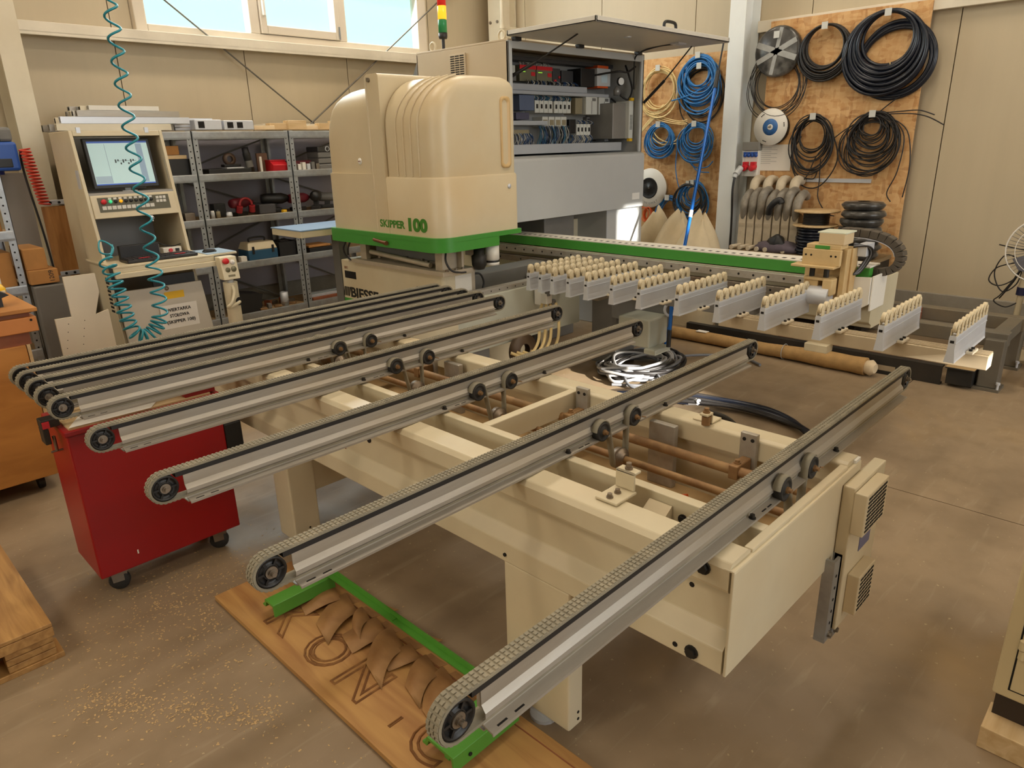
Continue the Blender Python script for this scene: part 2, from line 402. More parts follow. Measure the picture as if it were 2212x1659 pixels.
added_gate = struct(MB().box(.9, 5.9, Y0-.08, Y0-.04, 0, 2.2).build('added_gate', GATE_SHEET))  # made-up gate, out of view; opaque sheet behind the front area light
for k in range(4): MB().box(.9, 5.9, Y0-.04, Y0-.02, .05+k*.6, .12+k*.6).build('added_gate_rib', WHITE, added_gate)

# window in the back wall: three lights
wn = struct(MB().box(2.6, 2.70, 7.02, 7.14, 2.70, 4.15).box(5.72, 5.85, 7.02, 7.14, 2.70, 4.15).box(2.7, 5.72, 7.02, 7.14, 2.70, 2.77).box(2.7, 5.72, 7.02, 7.14, 4.07, 4.15)
            .box(3.66, 3.76, 7.02, 7.14, 2.77, 4.07).box(4.66, 4.75, 7.02, 7.14, 2.77, 4.07).build('window_1', M('window_frame_white', 'CFC2AE', .45, 0, .03, 3), bevel=.008))
WF = MATS['window_frame_white']
for (a, b, s_) in ((2.70, 3.66, .012), (3.83, 4.60, .012), (4.75, 5.72, .012)):
    MB().box(a+s_, b-s_, 7.085, 7.097, 2.78, 4.06).build('window_pane', GLASS, wn)
m_ = MB()
for a, b, c, d in ((3.765, 3.83, 2.775, 4.065), (4.60, 4.655, 2.775, 4.065), (3.83, 4.60, 2.775, 2.85), (3.83, 4.60, 4.0, 4.065)): m_.box(a, b, 7.0, 7.1, c, d)
m_.build('window_sash', WF, wn, bevel=.006)
MB().box(3.785, 3.81, 6.965, 7.0, 2.93, 3.07).build('window_handle', WHITE, wn, bevel=.004)
MB().cyl((4.64, 6.99, 2.78), (4.64, 6.99, 2.90), .008, 8).build('window_hinge', GREYD, wn)
# horizontal girts under the window and along the right wall
struct(MB().box(1.68, 6.7, 6.93, YW-.002, 2.62, 2.70).box(1.68, 6.7, 6.93, 6.95, 2.60, 2.63).build('trim_1', M('girt_paint', 'D6CCB8', .5, 0, .05, 5, dirt='A99C86', dirt_amt=.3), bevel=.004))
struct(MB().box(6.93, XW-.002, Y0, 3.46, 2.635, 2.735).build('trim_2', MATS['girt_paint'], bevel=.004))

def hcol(name, label, x0, x1, y0, y1, z1, flange, mat):
    mb = MB(); t = .014
    if flange == 'y':
        mb.box(x0, x1, y0, y0+t, 0, z1).box(x0, x1, y1-t, y1, 0, z1).box((x0+x1)/2-.005, (x0+x1)/2+.005, y0+t, y1-t, 0, z1)
    else:
        mb.box(x0, x0+t, y0, y1, 0, z1).box(x1-t, x1, y0, y1, 0, z1).box(x0+t, x1-t, (y0+y1)/2-.005, (y0+y1)/2+.005, 0, z1)
    o = mb.build(name, mat); tag(o, label, 'column'); return o
COLP = M('column_paint', 'D4CAB2', .5, 0, .05, 3, dirt='B09C78', dirt_amt=.35)
hcol('steel_column', 'cream steel column between the blue machine and the shelving', 1.50, 1.66, 6.79, 7.09, ZC, 'y', COLP)
hcol('steel_column', 'white steel column between the two chipboard panels', 6.70, 6.99, 3.47, 3.63, ZC, 'x', M('white_column_paint', 'D9DCDA', .45, 0, .03, 3))
cc_ = hcol('steel_column', 'beige corner column behind the signal lamp tower', 6.70, 6.98, 6.66, 6.86, ZC, 'x', COLP)
for z in (2.75, 3.1, 3.45):
    for y in (6.70, 6.82): MB().cyl((6.70, y, z), (6.685, y, z), .018, 6).build('bolt', STEEL, cc_)
pp = one(MB().cyl((6.62, 6.55, .3), (6.62, 6.55, ZC-.02), .022, 10).cyl((6.62, 6.55, 3.0), (6.62, 6.55, 3.04), .03, 10).box(6.62, 7.0, 6.545, 6.555, 3.01, 3.03).box(6.62, 7.0, 6.545, 6.555, 1.2, 1.22), 'conduit_pipe', COLP, 'thin cream conduit pipe beside the corner column', 'pipe')

rod = M('brace_rod_steel', '6A655C', .4, .6, .1, 10)
def brace(label, a, b):
    A, B = Vector(a), Vector(b); d = (B-A).normalized()
    t = thing('brace_rod', label, 'rod', a, 'wall bracing rods')
    MB().cyl(A, B, .008, 8).build('rod', rod, t)
    m = A+d*.35
    MB().cyl(m, m+d*.16, .016, 8).build('turnbuckle', rod, t)
    return t
brace('diagonal steel bracing rod falling from upper left across the window', (1.70, 6.99, 3.84), (4.30, 6.99, 1.89))
brace('diagonal steel bracing rod rising right behind the machine hood', (6.62, 6.96, 3.73), (4.14, 6.96, 1.93))

# hall lamps (high on the ceiling, out of the frame)
LMP = M('lamp_tube', 'FFF2DC', .5, 0, 0, emit=6)
for k, lx in enumerate((-2.5, 2.2, 5.4)):
    for q, ly in enumerate((-2.2, 2.0, 5.2)):
        t = thing('ceiling_lamp', 'long white hall lamp, %s lamp of the row %s' % (('front', 'middle', 'rear')[q], ('on the left', 'over the conveyor table', 'along the right wall')[k]), 'lamp', (lx, ly, 5.2), 'hall lamps')
        MB().box(lx-.7, lx+.7, ly-.12, ly+.12, 5.2, 5.26).build('housing', WHITE, t, bevel=.01)
        for yy in (-.06, .06): MB().cyl((lx-.65, ly+yy, 5.18), (lx+.65, ly+yy, 5.18), .014, 8).build('tube', LMP, t)
        for xx in (-.5, .5): MB().cyl((lx+xx, ly, 5.26), (lx+xx, ly, ZC), .004, 6).build('hanger', STEEL, t)

# ================================================================== CONVEYOR TABLE
CT = thing('conveyor_table', 'cream belt conveyor table with nine long grey belt rails', 'conveyor', (1.66, 1.95, 0))
ZT = .818
XF, XR = 1.27, 2.05      # front and rear faces of the frame
YA, YB = .594, 3.42
def beamprof(x0, s):
    # box flange on top, recessed web, lower lip (s=+1 front beam, -1 rear beam)
    p = [(0, .52), (0, .585), (.035, .62), (.035, .725), (.004, .742), (0, .75), (0, .80), (.012, .815), (.085, .818), (.098, .81), (.098, .745), (.06, .735), (.06, .53), (.05, .52)]
    return [(x0+s*a, b) for a, b in p]
MB().prism(beamprof(XF, 1), 'y', YA+.004, YB).build('front_beam', CREAM, CT, bevel=.004)
MB().prism(beamprof(XR, -1), 'y', YA+.004, YB).build('rear_beam', CREAM, CT, bevel=.004)
# end panel closing the near end, folded top lip
m_ = MB().box(XF, XR-.012, YA-.008, YA, .519, .80).box(XF+.10, XR-.10, YA, YA+.022, .798, .812).box(XF, XR-.012, YA-.008, YA+.02, .797, .803)
m_.build('end_panel', CREAM, CT, bevel=.004)
MB().box(XR-.05, XR-.012, YA-.004, YA+.012, .803, .812).build('panel_clip', WHITE, CT)
MB().box(XF+.05, XR-.05, YB-.01, YB, .53, .81).build('end_panel', CREAM, CT, bevel=.004)
def bolt(p, ax, r, h, root, mat=None, name='bolt', n=6):
    a = Vector(p); d = Vector(ax)
    mb = MB().cyl(a, a+d*h*.35, r*1.35, 12).cyl(a, a+d*h, r, n)
    return mb.build(name, mat or BSTEEL, root)
for y, z in ((.66, .785), (.675, .545)): bolt((XF, y, z), (-1, 0, 0), .013, .012, CT)
for y, z in ((.705, .70), (.72, .542)): MB().cyl((XF+.036 if z > .6 else XF, y, z), ((XF+.034) if z > .6 else XF-.002, y, z), .007, 8).build('screw_hole', HOLE, CT)
for y, z in ((1.48, .70), (2.02, .70), (2.62, .70), (1.3, .545)):
    xw = XF+.036 if z > .6 else XF
    MB().cyl((xw, y, z), (xw-.004, y, z), .012 if z > .6 else .006, 10).build('screw_hole', HOLE, CT)
# inner rails along the table and cross members
MB().prism([(1.462, .70), (1.496, .70), (1.496, .812), (1.462, .812)], 'y', YA+.02, YB-.02).build('inner_rail', CREAM, CT, bevel=.003)
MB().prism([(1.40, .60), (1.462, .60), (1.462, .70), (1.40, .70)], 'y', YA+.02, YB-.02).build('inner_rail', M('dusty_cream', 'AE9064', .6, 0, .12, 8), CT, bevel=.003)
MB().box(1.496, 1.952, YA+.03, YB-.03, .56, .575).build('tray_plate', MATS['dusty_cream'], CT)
for y in (1.585, 2.565, 3.30): MB().box(1.496, 1.953, y, y+.035, .73, .812).build('cross_member', CREAM, CT, bevel=.003)
for y in (.80, 1.03, 1.42, 1.98, 2.07):
    for d in (0, .028):
        bolt((1.462, y+d, .762), (-1, 0, 0), .010, .010, CT)
# drive shafts
MB().cyl((1.73, YA+.03, .724), (1.73, YB-.1, .724), .012, 12).build('drive_shaft', RUST, CT)
MB().cyl((1.865, YA+.03, .735), (1.865, YB-.1, .735), .016, 12).build('guide_shaft', RUST, CT)
for y in (.86, 1.52, 2.40, 3.05):
    hb = MB().box(1.935, 1.953, y, y+.055, .70, .835).build('hanger_plate', ALU, CT, bevel=.002)
    for q in (.014, .041): MB().cyl((1.935, y+q, .815), (1.933, y+q, .815), .006, 8).build('screw_hole', HOLE, hb)
    MB().box(1.845, 1.935, y+.012, y+.043, .712, .758).build('shaft_clamp', RUST, hb, bevel=.004)
    bolt((1.872, y+.027, .758), (0, 0, 1), .008, .012, hb, RUST)
for y in (1.13, 2.2): MB().box(1.905, 1.93, y, y+.10, .575, .80).build('bearing_plate', ALU, CT, bevel=.003)
MB().tube(spline([(1.62, 1.24, .58), (1.66, 1.30, .60), (1.70, 1.14, .585), (1.80, 1.10, .59), (1.82, 1.02, .62)], 6), .007, 6).build('air_hose', ORANGE, CT)
# stop brackets on the beams
def stop(x, y, s):
    b = MB().box(x-.03, x+.06, y-.035, y+.035, ZT, ZT+.008).box(x+.052, x+.06, y-.03, y+.03, ZT+.008, ZT+.06).box(x+.052, x+.085, y-.03, y+.03, ZT+.052, ZT+.06).build('stop_bracket', CREAM, CT, bevel=.003)
    for dx in (-.012, .022): bolt((x+dx, y, ZT+.008), (0, 0, 1), .007, .012, b, STEEL)
    bolt((x+.07, y, ZT+.06), (0, 0, 1), .008, .018, b, STEEL)
    return b
stop(1.345, .97, 1); 
sb = MB().box(1.965, 2.03, 1.03, 1.10, ZT, ZT+.006).box(1.965, 1.972, 1.03, 1.06, ZT, ZT+.04).box(1.935, 1.972, 1.03, 1.06, ZT+.034, ZT+.042).build('stop_bracket', CREAM, CT, bevel=.002)
bolt((1.953, 1.045, ZT+.042), (0, 0, 1), .009, .016, sb, RUST); MB().cyl((1.953, 1.045, ZT+.0), (1.953, 1.045, ZT+.03), .014, 12).build('stop_roller', RUST, sb)
bolt((2.01, 1.075, ZT+.006), (0, 0, 1), .008, .010, sb, RUST)
MB().prism([(1.36, .73), (1.46, .79), (1.46, .735)], 'y', .86, .93).build('wedge_block', CREAM2, CT, bevel=.003)
# legs
def leg(x0, x1, y0, y1):
    l = MB().box(x0, x1, y0, y1, .035, .522).build('leg', CREAM, CT, bevel=.008, seg=3)
    for z in (.06, .085): MB().cyl(((x0+x1)/2+.01, y0-.0015, z), ((x0+x1)/2+.01, y0+.001, z), .005, 8).build('screw_hole', HOLE, l)
    cx, cy = (x0+x1)/2, (y0+y1)/2
    MB().box(cx-.02, cx+.02, cy-.05, cy+.05, .01, .036).cyl((cx, cy, 0), (cx, cy, .012), .045, 16).build('levelling_foot', ALU2, l)
leg(1.272, 1.338, 1.055, 1.31); leg(1.272, 1.40, 2.63, 2.77)
leg(1.98, 2.046, 1.055, 1.31); leg(1.92, 2.046, 2.63, 2.77)
MB().box(1.40, 1.92, 2.67, 2.73, .23, .40).build('leg_brace', CREAM, CT, bevel=.004)
text('stencil', 'DX', .035, (XF+.033, 2.18, .60), (0, 0, 1), (0, 1, 0), BROWN, CT, .001, .002)
# control box hung on the outside of the near end, with two vent cowls
cb = MB().box(1.90, 2.15, .55, .585, .305, .775).build('control_box', CREAM, CT, bevel=.004)
for x0, x1, z0, z1, n, big in ((1.895, 2.07, .635, .765, 9, 0), (1.935, 2.07, .355, .485, 7, 1)):
    v = MB().box(x0, x1, .515, .55, z0, z1).build('vent_cowl', CREAM2, cb, bevel=.003)
m_ = MB()
for x0, x1, z0, z1, n in ((1.895, 2.07, .635, .765, 9), (1.935, 2.07, .355, .485, 8)):
    for k in range(n):
        z = z0+.014+(z1-z0-.028)*k/(n-1); c = 4
        for q in range(c):
            xa = x0+.012+(x1-x0-.024)*q/c
            m_.box(xa, xa+(x1-x0-.024)/c-.006, .5135, .5152, z-.003, z+.003)
o_ = m_.build('vent_slots', HOLE, cb); o_['kind'] = 'stuff'
MB().box(2.0, 2.09, .5485, .55, .53, .59).build('rating_plate', M('blue_grey_plate', '5A5E82', .4, 0, .05, 5), cb)
m_ = MB()
for x, zb in ((1.845, .285), (1.90, .27)):
    p_ = MB().prism([(x, .56), (x+.042, .56), (x+.042, .568), (x+.01, .568), (x+.01, .592), (x, .592)], 'z', zb, .56).build('slotted_post', GALV, CT)
    bolt((x+.028, .56, zb+.02), (0, -1, 0), .008, .01, p_, STEEL)
    for k in range(5): m_.cyl((x+.025, .559, zb+.06+k*.04), (x+.025, .561, zb+.06+k*.04), .005, 8)
o_ = m_.build('slot_holes', HOLE, CT); o_['kind'] = 'stuff'

# ---- one belt rail, local origin at its near face
PX0, PX1, PZ, PR = .537, 2.67, .874, .0355
BW = .030
def make_rail(y0):
    L = (0, y0, 0)
    def B(mb, name, mat, parent, **k):
        mb.v = [(p[0], p[1]+y0, p[2]) for p in mb.v]
        return mb.build(name, mat, parent, loc=L, **k)
    # aluminium profile: upper web, ledge, lower web, outward flange with a small lip
    skin = [(.004, .895), (.004, .867), (-.005, .855), (-.005, .845), (.001, .839), (.001, .829), (-.021, .8255), (-.021, .8195),
            (-.0185, .8195), (-.0185, .8225), (.0035, .8265), (.0035, .840), (-.0025, .846), (-.0025, .854), (.0065, .866), (.0065, .895)]
    mb = MB().prism(skin, 'x', PX0+.049, PX1-.049)
    mb.box(PX0+.06, PX1-.06, .0065, .027, .845, .895)
    mb.box(PX0+.049, PX1-.049, .001, .030, .8165, .8195)
    rail = B(mb, 'belt_rail', ALU, CT)
    B(MB().box(PX0+.03, PX1-.03, .003, .027, .895, .9093), 'guide_strip', M('guide_black', '1A1613', .6, 0, .1, 9), rail)
    # belt: closed loop with raised studs
    rr = PR; th = .0055
    path = []; N = 14
    for i in range(N+1): a = math.pi/2+math.pi*i/N; path.append((PX0+math.cos(a)*rr, PZ+math.sin(a)*rr, math.cos(a), math.sin(a)))
    for i in range(N+1): a = -math.pi/2+math.pi*i/N; path.append((PX1+math.cos(a)*rr, PZ+math.sin(a)*rr, math.cos(a), math.sin(a)))
    ri = [(x, z) for x, z, c, s in path]; ro = [(x+c*th, z+s*th) for x, z, c, s in path]
    n = len(path); mb = MB()
    vs = [(x, 0, z) for x, z in ri]+[(x, 0, z) for x, z in ro]+[(x, BW, z) for x, z in ri]+[(x, BW, z) for x, z in ro]
    fs = []
    for i in range(n):
        j = (i+1) % n
        fs += [(i, j, n+j, n+i), (2*n+j, 2*n+i, 3*n+i, 3*n+j), (n+i, n+j, 3*n+j, 3*n+i), (j, i, 2*n+i, 2*n+j)]
    mb.add(vs, fs)
    # studs
    Ltop = PX1-PX0; arcl = math.pi*(rr+th); tot = 2*Ltop+2*arcl; pit = .0115; cnt = int(tot/pit); h = .0022; hl = .0040
    for k in range(cnt):
        s_ = k*tot/cnt
        if s_ < Ltop: x, z, c, s = PX1-s_, PZ+rr+th, 0, 1
        elif s_ < Ltop+arcl: a = math.pi/2+(s_-Ltop)/(rr+th); c, s = math.cos(a), math.sin(a); x, z = PX0+c*(rr+th), PZ+s*(rr+th)
        elif s_ < 2*Ltop+arcl: x, z, c, s = PX0+(s_-Ltop-arcl), PZ-rr-th, 0, -1
        else: a = -math.pi/2+(s_-2*Ltop-arcl)/(rr+th); c, s = math.cos(a), math.sin(a); x, z = PX1+c*(rr+th), PZ+s*(rr+th)
        tx, tz = -s, c
        for (ya, yb) in ((.0015, .0085), (.0115, .0185), (.0215, .0285)):
            q = []
            for hh in (0, h):
                sh = hl*(1-.25*(hh > 0))
                for (u, y) in ((-1, ya), (1, ya), (1, yb), (-1, yb)): q.append((x+tx*u*sh+c*hh, y, z+tz*u*sh+s*hh))
            mb.add(q, [(4, 5, 6, 7), (0, 1, 5, 4), (1, 2, 6, 5), (2, 3, 7, 6), (3, 0, 4, 7)])
    B(mb, 'belt', BELTM, rail)
    for px in (PX0, PX1):
        r = PR-.001
        mb = MB().lathe([(.006, .006), (.0135, .006), (.0145, .0035), (.0168, .0035), (.0172, .008), (.0285, .008), (.0295, .0015), (r, .0015), (r, .028), (.004, .028)], (px, 0, PZ), (0, 1, 0), 28)
        for k in range(6):
            a = k*math.pi/3; mb.cbox((px+math.cos(a)*.0228, .008, PZ+math.sin(a)*.0228), .013, .010, .005, ry=-a)
        B(mb, 'pulley', BLACK, rail)
        B(MB().cyl((px, .006, PZ), (px, .001, PZ), .0135, 16).cyl((px, .001, PZ), (px, -.004, PZ), .0085, 6).cyl((px, -.004, PZ), (px, -.012, PZ), .0055, 10), 'axle_bolt', STEEL, rail)
    # idlers and drive pulley, with the belt led down round the drive shaft
    IZ, yf = .848, -.026
    for ix in (1.63, 1.80):
        B(MB().lathe([(.0, .0), (.014, 0), (.015, .004), (.024, .004), (.025, 0), (.031, 0), (.031, .024), (0, .024)], (ix, yf, IZ), (0, 1, 0), 24), 'idler_wheel', RUBBER, rail)
        B(MB().cyl((ix, yf, IZ), (ix, yf-.006, IZ), .009, 12).cyl((ix, yf-.006, IZ), (ix, yf-.014, IZ), .006, 8), 'axle_bolt', RUST, rail)
    B(MB().cyl((1.825, yf-.008, IZ-.004), (1.845, yf-.008, IZ-.012), .002, 6), 'split_pin', RUST, rail)
    DX, DZ = 1.73, .724
    B(MB().lathe([(.012, 0), (.020, 0), (.020, .006), (.029, .006), (.029, .010), (.034, .010), (.034, .036), (.012, .036)], (DX, yf-.012, DZ), (0, 1, 0), 24), 'drive_pulley', STEEL, rail)
    pts = arc(1.63, IZ, .0335, math.pi*.95, .05, 10)+arc(DX, DZ, .037, math.pi*1.0, 2*math.pi, 12)+arc(1.80, IZ, .0335, math.pi*.95, math.pi*.35, 8)
    ou = []
    for i, (x, z) in enumerate(pts):
        a = Vector(pts[max(i-1, 0)]); b = Vector(pts[min(i+1, len(pts)-1)]); t = (b-a).normalized(); ou.append((x-t.y*.004, z+t.x*.004))
    mb = MB(); nn = len(pts); ya, yb = yf+.002, yf+.024
    vs = [(x, ya, z) for x, z in pts]+[(x, ya, z) for x, z in ou]+[(x, yb, z) for x, z in pts]+[(x, yb, z) for x, z in ou]
    fs = []
    for i in range(nn-1): fs += [(i, i+1, nn+i+1, nn+i), (2*nn+i+1, 2*nn+i, 3*nn+i, 3*nn+i+1), (nn+i, nn+i+1, 3*nn+i+1, 3*nn+i), (i+1, i, 2*nn+i, 2*nn+i+1)]
    mb.add(vs, fs, True)
    B(mb, 'drive_belt', BELTM, rail)
    for bx in (1.475, 2.0): B(MB().cyl((bx, -.011, .8255), (bx, -.011, .829), .009, 12).cyl((bx, -.011, .829), (bx, -.011, .837), .0065, 6), 'bolt', BSTEEL, rail)
    mb = MB()
    for sxx in (PX0+.065, PX0+.105, 1.52, 1.55): mb.box(sxx, sxx+.022, -.016, -.008, .8263, .8269)
    o_ = B(mb, 'slot_holes', HOLE, rail); o_['kind'] = 'stuff'
    return rail
RY = [.660, 1.239, 1.801, 2.292, 2.709, 2.879, 3.008, 3.146, 3.25]
rail0 = make_rail(RY[0])
for y in RY[1:]: copytree(rail0, (0, y-RY[0], 0), CT)

# ================================================================== DRILLING MACHINE
DM = thing('drilling_machine', 'cream drilling machine with a green-skirted hood and long green-topped guide beam', 'machine', (3.6, 3.9, 0))
def rrect(x0, x1, y0, y1, r, n=5):
    """rounded plan outline; r = radii at (x0,y0),(x1,y0),(x1,y1),(x0,y1)"""
    out = []
    for (cx, cy, rr, a) in ((x0+r[0], y0+r[0], r[0], math.pi), (x1-r[1], y0+r[1], r[1], 1.5*math.pi), (x1-r[2], y1-r[2], r[2], 0), (x0+r[3], y1-r[3], r[3], .5*math.pi)):
        for i in range(n+1): t = a+math.pi/2*i/n; out.append((cx+rr*math.cos(t), cy+rr*math.sin(t)))
    return out
def dome(x0, x1, y0, y1, z0, z1, rad, top, n=9, zmid=None):
    """box with rounded plan corners whose top edges are rounded by top=(rx0,rx1,ry0,ry1)"""
    rmax = max(top); rings = [[(x, y, z0) for x, y in rrect(x0, x1, y0, y1, rad)]]
    for i in range(n+1):
        a = math.pi/2*i/n; z = z1-rmax+rmax*math.sin(a)
        ins = []
        for q in top:
            zz = z-(z1-q); ins.append(0 if zz <= 0 else q-math.sqrt(max(0, q*q-zz*zz)))
        rings.append([(x, y, z) for x, y in rrect(x0+ins[0], x1-ins[1], y0+ins[2], y1-ins[3], rad)])
    return MB().loft(rings)
# hood, far half: big shoulder falling away to the far side
hood = dome(2.915, 3.60, 4.12, 4.69, 1.52, 2.08, (.03, .03, .05, .05), (.14, .10, .01, .36)).build('hood', CREAM2, DM)
MB().loft([[(x, y, z) for x, y in rrect(2.90, 3.61, 4.11, 4.70, (.02, .02, .06, .06))] for z in (1.14, 1.53)]).build('hood_lower_shell', CREAM2, hood)
# flat post between the halves
MB().prism([(3.985, 1.14), (4.115, 1.14), (4.125, 2.135), (4.11, 2.145), (4.0, 2.145), (3.985, 2.13)], 'x', 2.895, 3.60).build('hood_post', CREAM2, hood, bevel=.008)
MB().cyl((2.896, 4.117, 1.14), (2.896, 4.122, 2.13), .008, 8).build('hood_seam', CREAM2, hood)
# door half, with the ribbed rounded shoulder
door = dome(2.91, 3.60, 3.462, 3.985, 1.50, 2.115, (.10, .03, .03, .03), (.30, .08, .09, .02)).build('hood_door', CREAM2, DM)
MB().loft([[(x, y, z) for x, y in rrect(2.897, 3.61, 3.452, 4.108, (.11, .03, .02, .02))] for z in (1.14, 1.50)]+[[(x, y, 1.512) for x, y in rrect(2.904, 3.605, 3.458, 4.10, (.11, .03, .02, .02))]]).build('door_lower_shell', CREAM2, door)
for k in range(4):
    y = 3.86-k*.075
    pts = [(2.908, y, 1.515), (2.908, y, 1.60), (2.908, y, 1.70), (2.908, y, 1.80)]+[(3.21-.302*math.cos(a), y-.10*math.sin(a)**2, 1.815+.302*math.sin(a)) for a in [math.pi/2*i/9 for i in range(9)]]
    MB().tube(pts, .007, 8).build('door_rib', CREAM2, door)
# recessed grip channel on the near face of the door
MB().loft([[(x, 3.463+d, z) for x, z in rrect(3.47-e, 3.535+e, 1.56-e, 1.98+e, (.03,)*4, 4)] for e, d in ((.012, .006), (.012, -.010), (0, -.012), (-.012, .004), (-.03, .004))], True, True).build('door_grip', M('grip_recess_cream', 'C9A873', .45, 0, .05, 4), door)
MB().lathe([(.0, .006), (.012, .006), (.016, .002), (.016, 0)], (3.52, 3.4515, 1.43), (0, -1, 0), 16).build('door_lock', ALU2, door)
MB().lathe([(.0, .004), (.02, .004), (.022, 0)], (2.9145, 4.29, 1.61), (-1, 0, 0), 20).build('oval_sticker', LABELW, hood)
text('sticker_print', 'oral', .018, (2.9098, 4.308, 1.606), (0, -1, 0), (0, 0, 1), BROWN, hood, .0005)
MB().cyl((2.895, 4.085, 2.11), (2.882, 4.085, 2.11), .014, 12).build('hood_knob', STEEL, hood)
# green skirt
sk = MB()
sk.loft([[(x, y, z) for x, y in rrect(2.875, 3.625, 3.435, 4.71, (.12, .02, .06, .04))] for z in (1.112, 1.142)])
sk.loft([[(x, y, z) for x, y in rrect(2.875, 3.42, 3.435, 4.71, (.12, .04, .06, .04))] for z in (1.05, 1.113)])
sk.build('hood_skirt', GREEN, DM, bevel=.003)
MB().cyl((2.865, 4.135, 1.095), (2.855, 3.99, 1.083), .011, 10).cyl((2.855, 3.99, 1.083), (2.853, 3.975, 1.082), .015, 10).build('latch_pin', M('copper_brown', '7A4A2C', .4, .6, .1, 10), DM)
text('model_name', 'SKIPPER', .068, (2.8955, 4.088, 1.185), (0, -1, 0), (0, 0, 1), M('print_green', '3C7A22', .5, 0, 0), DM, .001, .0022, .275)
text('model_number', '100', .108, (2.8955, 3.795, 1.178), (0, -1, 0), (0, 0, 1), MATS['print_green'], DM, .001, .006, .195)
# carriage under the hood
pl = MB().box(2.955, 3.24, 3.52, 4.62, .885, .915).build('carriage_plate', M('zinc_plate', 'B9AC98', .45, .3, .1, 8), DM, bevel=.003)
ZP = MATS['zinc_plate']
for y in (3.56, 4.42):
    MB().prism([(2.985, .915), (3.02, .915), (3.02, 1.055), (2.985, 1.055)], 'y', y, y+.07).box(3.02, 3.16, y+.03, y+.045, .915, 1.055).box(3.14, 3.16, y-.02, y+.09, .915, 1.06).build('head_bracket', ZP, DM, bevel=.003)
MB().box(3.06, 3.30, 3.70, 4.40, .955, 1.04).build('spindle_block', GREYD, DM, bevel=.006)
for k in range(7): MB().cyl((3.02+.03*(k % 2), 3.76+k*.09, .935), (3.02+.03*(k % 2), 3.76+k*.09, .965), .016, 10).build('spindle', STEEL, DM)
MB().cyl((3.0, 3.70, .94), (3.0, 4.38, .975), .017, 10).build('air_pipe', ZP, DM)
MB().lathe([(0, .90), (.035, .90), (.05, .93), (.052, .99), (.036, 1.0), (.036, 1.055), (.03, 1.055)], (3.26, 3.50, 0), (0, 0, 1), 18).build('spindle_motor', BSTEEL, DM)
MB().lathe([(0, .915), (.052, .915), (.052, .932), (.049, .934), (.049, .95), (.053, .952), (.053, 1.055), (0, 1.055)], (3.38, 3.50, 0), (0, 0, 1), 20).build('router_motor', WHITE, DM)
MB().lathe([(.0535, .935), (.0535, .948)], (3.38, 3.50, 0), (0, 0, 1), 20).build('motor_band', BLACK, DM)
for pts in ([(3.0, 3.53, 1.06), (2.965, 3.50, .99), (2.985, 3.47, .93), (3.05, 3.46, .91), (3.10, 3.46, .905)], [(2.95, 4.60, 1.06), (2.93, 4.63, .99), (2.94, 4.62, .93), (2.96, 4.58, .90)], [(2.96, 4.56, 1.06), (2.94, 4.58, 1.0), (2.945, 4.6, .94)]):
    MB().tube(spline(pts, 6), .007, 6).build('black_hose', CABLEK, DM)
for x in (3.0, 3.08, 3.14): bolt((x, 3.535, .915), (0, 0, 1), .010, .012, DM, STEEL)
# lower unit with the maker's name
MB().loft([[(x, y, z) for x, y in rrect(3.0, 3.27, 3.58, 4.81, (.03, .02, .02, .03))] for z in (.42, .878)]).build('lower_unit', CREAM, DM, bevel=.004)
MB().box(3.105, 3.255, 3.577, 3.582, .44, .865).build('lower_unit_cover', WHITE, DM, bevel=.002)
MB().box(2.9985, 3.0, 3.62, 4.79, .515, .585).build('green_stripe', GREEN, DM)
for y, z in ((4.68, .775), (3.79, .755)): MB().box(2.998, 3.002, y-.075, y+.075, z-.03, z+.025).box(2.996, 2.9985, y-.065, y+.02, z-.028, z-.012).build('grip_slot', HOLE, DM)
text('maker_name', 'BIESSE', .105, (2.9985, 4.70, .603), (0, -1, 0), (0, 0, 1), M('print_black', '1D1A16', .6, 0, 0), DM, .001, .0035, .365)
em = MB()
for k in range(4):
    a = 4.795-.022*k
    em.hexa([(2.9975, a, .603), (2.9975, a-.013, .603), (2.9995, a-.013, .603), (2.9995, a, .603), (2.9975, a-.02, .675), (2.9975, a-.035, .675), (2.9995, a-.035, .675), (2.9995, a-.02, .675)])
em.build('maker_emblem', MATS['print_black'], DM)
text('chalk_mark', '30/3', .03, (2.9985, 4.76, .815), (0, -1, 0), (0, 0, 1), BROWN, DM, .0005)
MB().box(3.27, 3.31, 3.60, 3.66, .60, .87).build('terminal_box', ZP, DM, bevel=.004)
MB().tube(spline([(3.31, 3.62, .85), (3.36, 3.60, .84), (3.39, 3.60, .77), (3.35, 3.60, .70)], 6), .007, 6).build('black_hose', CABLEK, DM)
# machine bed below, cross beam along the panel direction
MB().box(3.05, 4.25, 3.75, 4.75, .0, .42).build('machine_bed', CREAM, DM, bevel=.01)
MB().box(2.55, 4.28, 3.45, 3.62, .345, .72).build('cross_beam', M('pale_grey_green_paint', 'B4B5A6', .4, 0, .04, 3), DM, bevel=.004)
MB().box(2.62, 3.0, 3.446, 3.45, .40, .58).build('beam_cover', CREAM, DM, bevel=.002)
MB().box(2.9, 4.28, 3.475, 3.545, .72, .755).build('linear_rail', ALU, DM, bevel=.003)
MB().box(2.8, 4.28, 3.55, 3.61, .72, .735).build('rail_cover', WHITE, DM, bevel=.002)
hm = MB()
for k in range(16): hm.cyl((3.02+.08*k, 3.474, .737), (3.02+.08*k, 3.4755, .737), .005, 8)
o_ = hm.build('rail_holes', HOLE, DM); o_['kind'] = 'stuff'
MB().box(3.0, 3.30, 3.47, 3.60, .0, .345).build('beam_foot', GREYD, DM, bevel=.005)
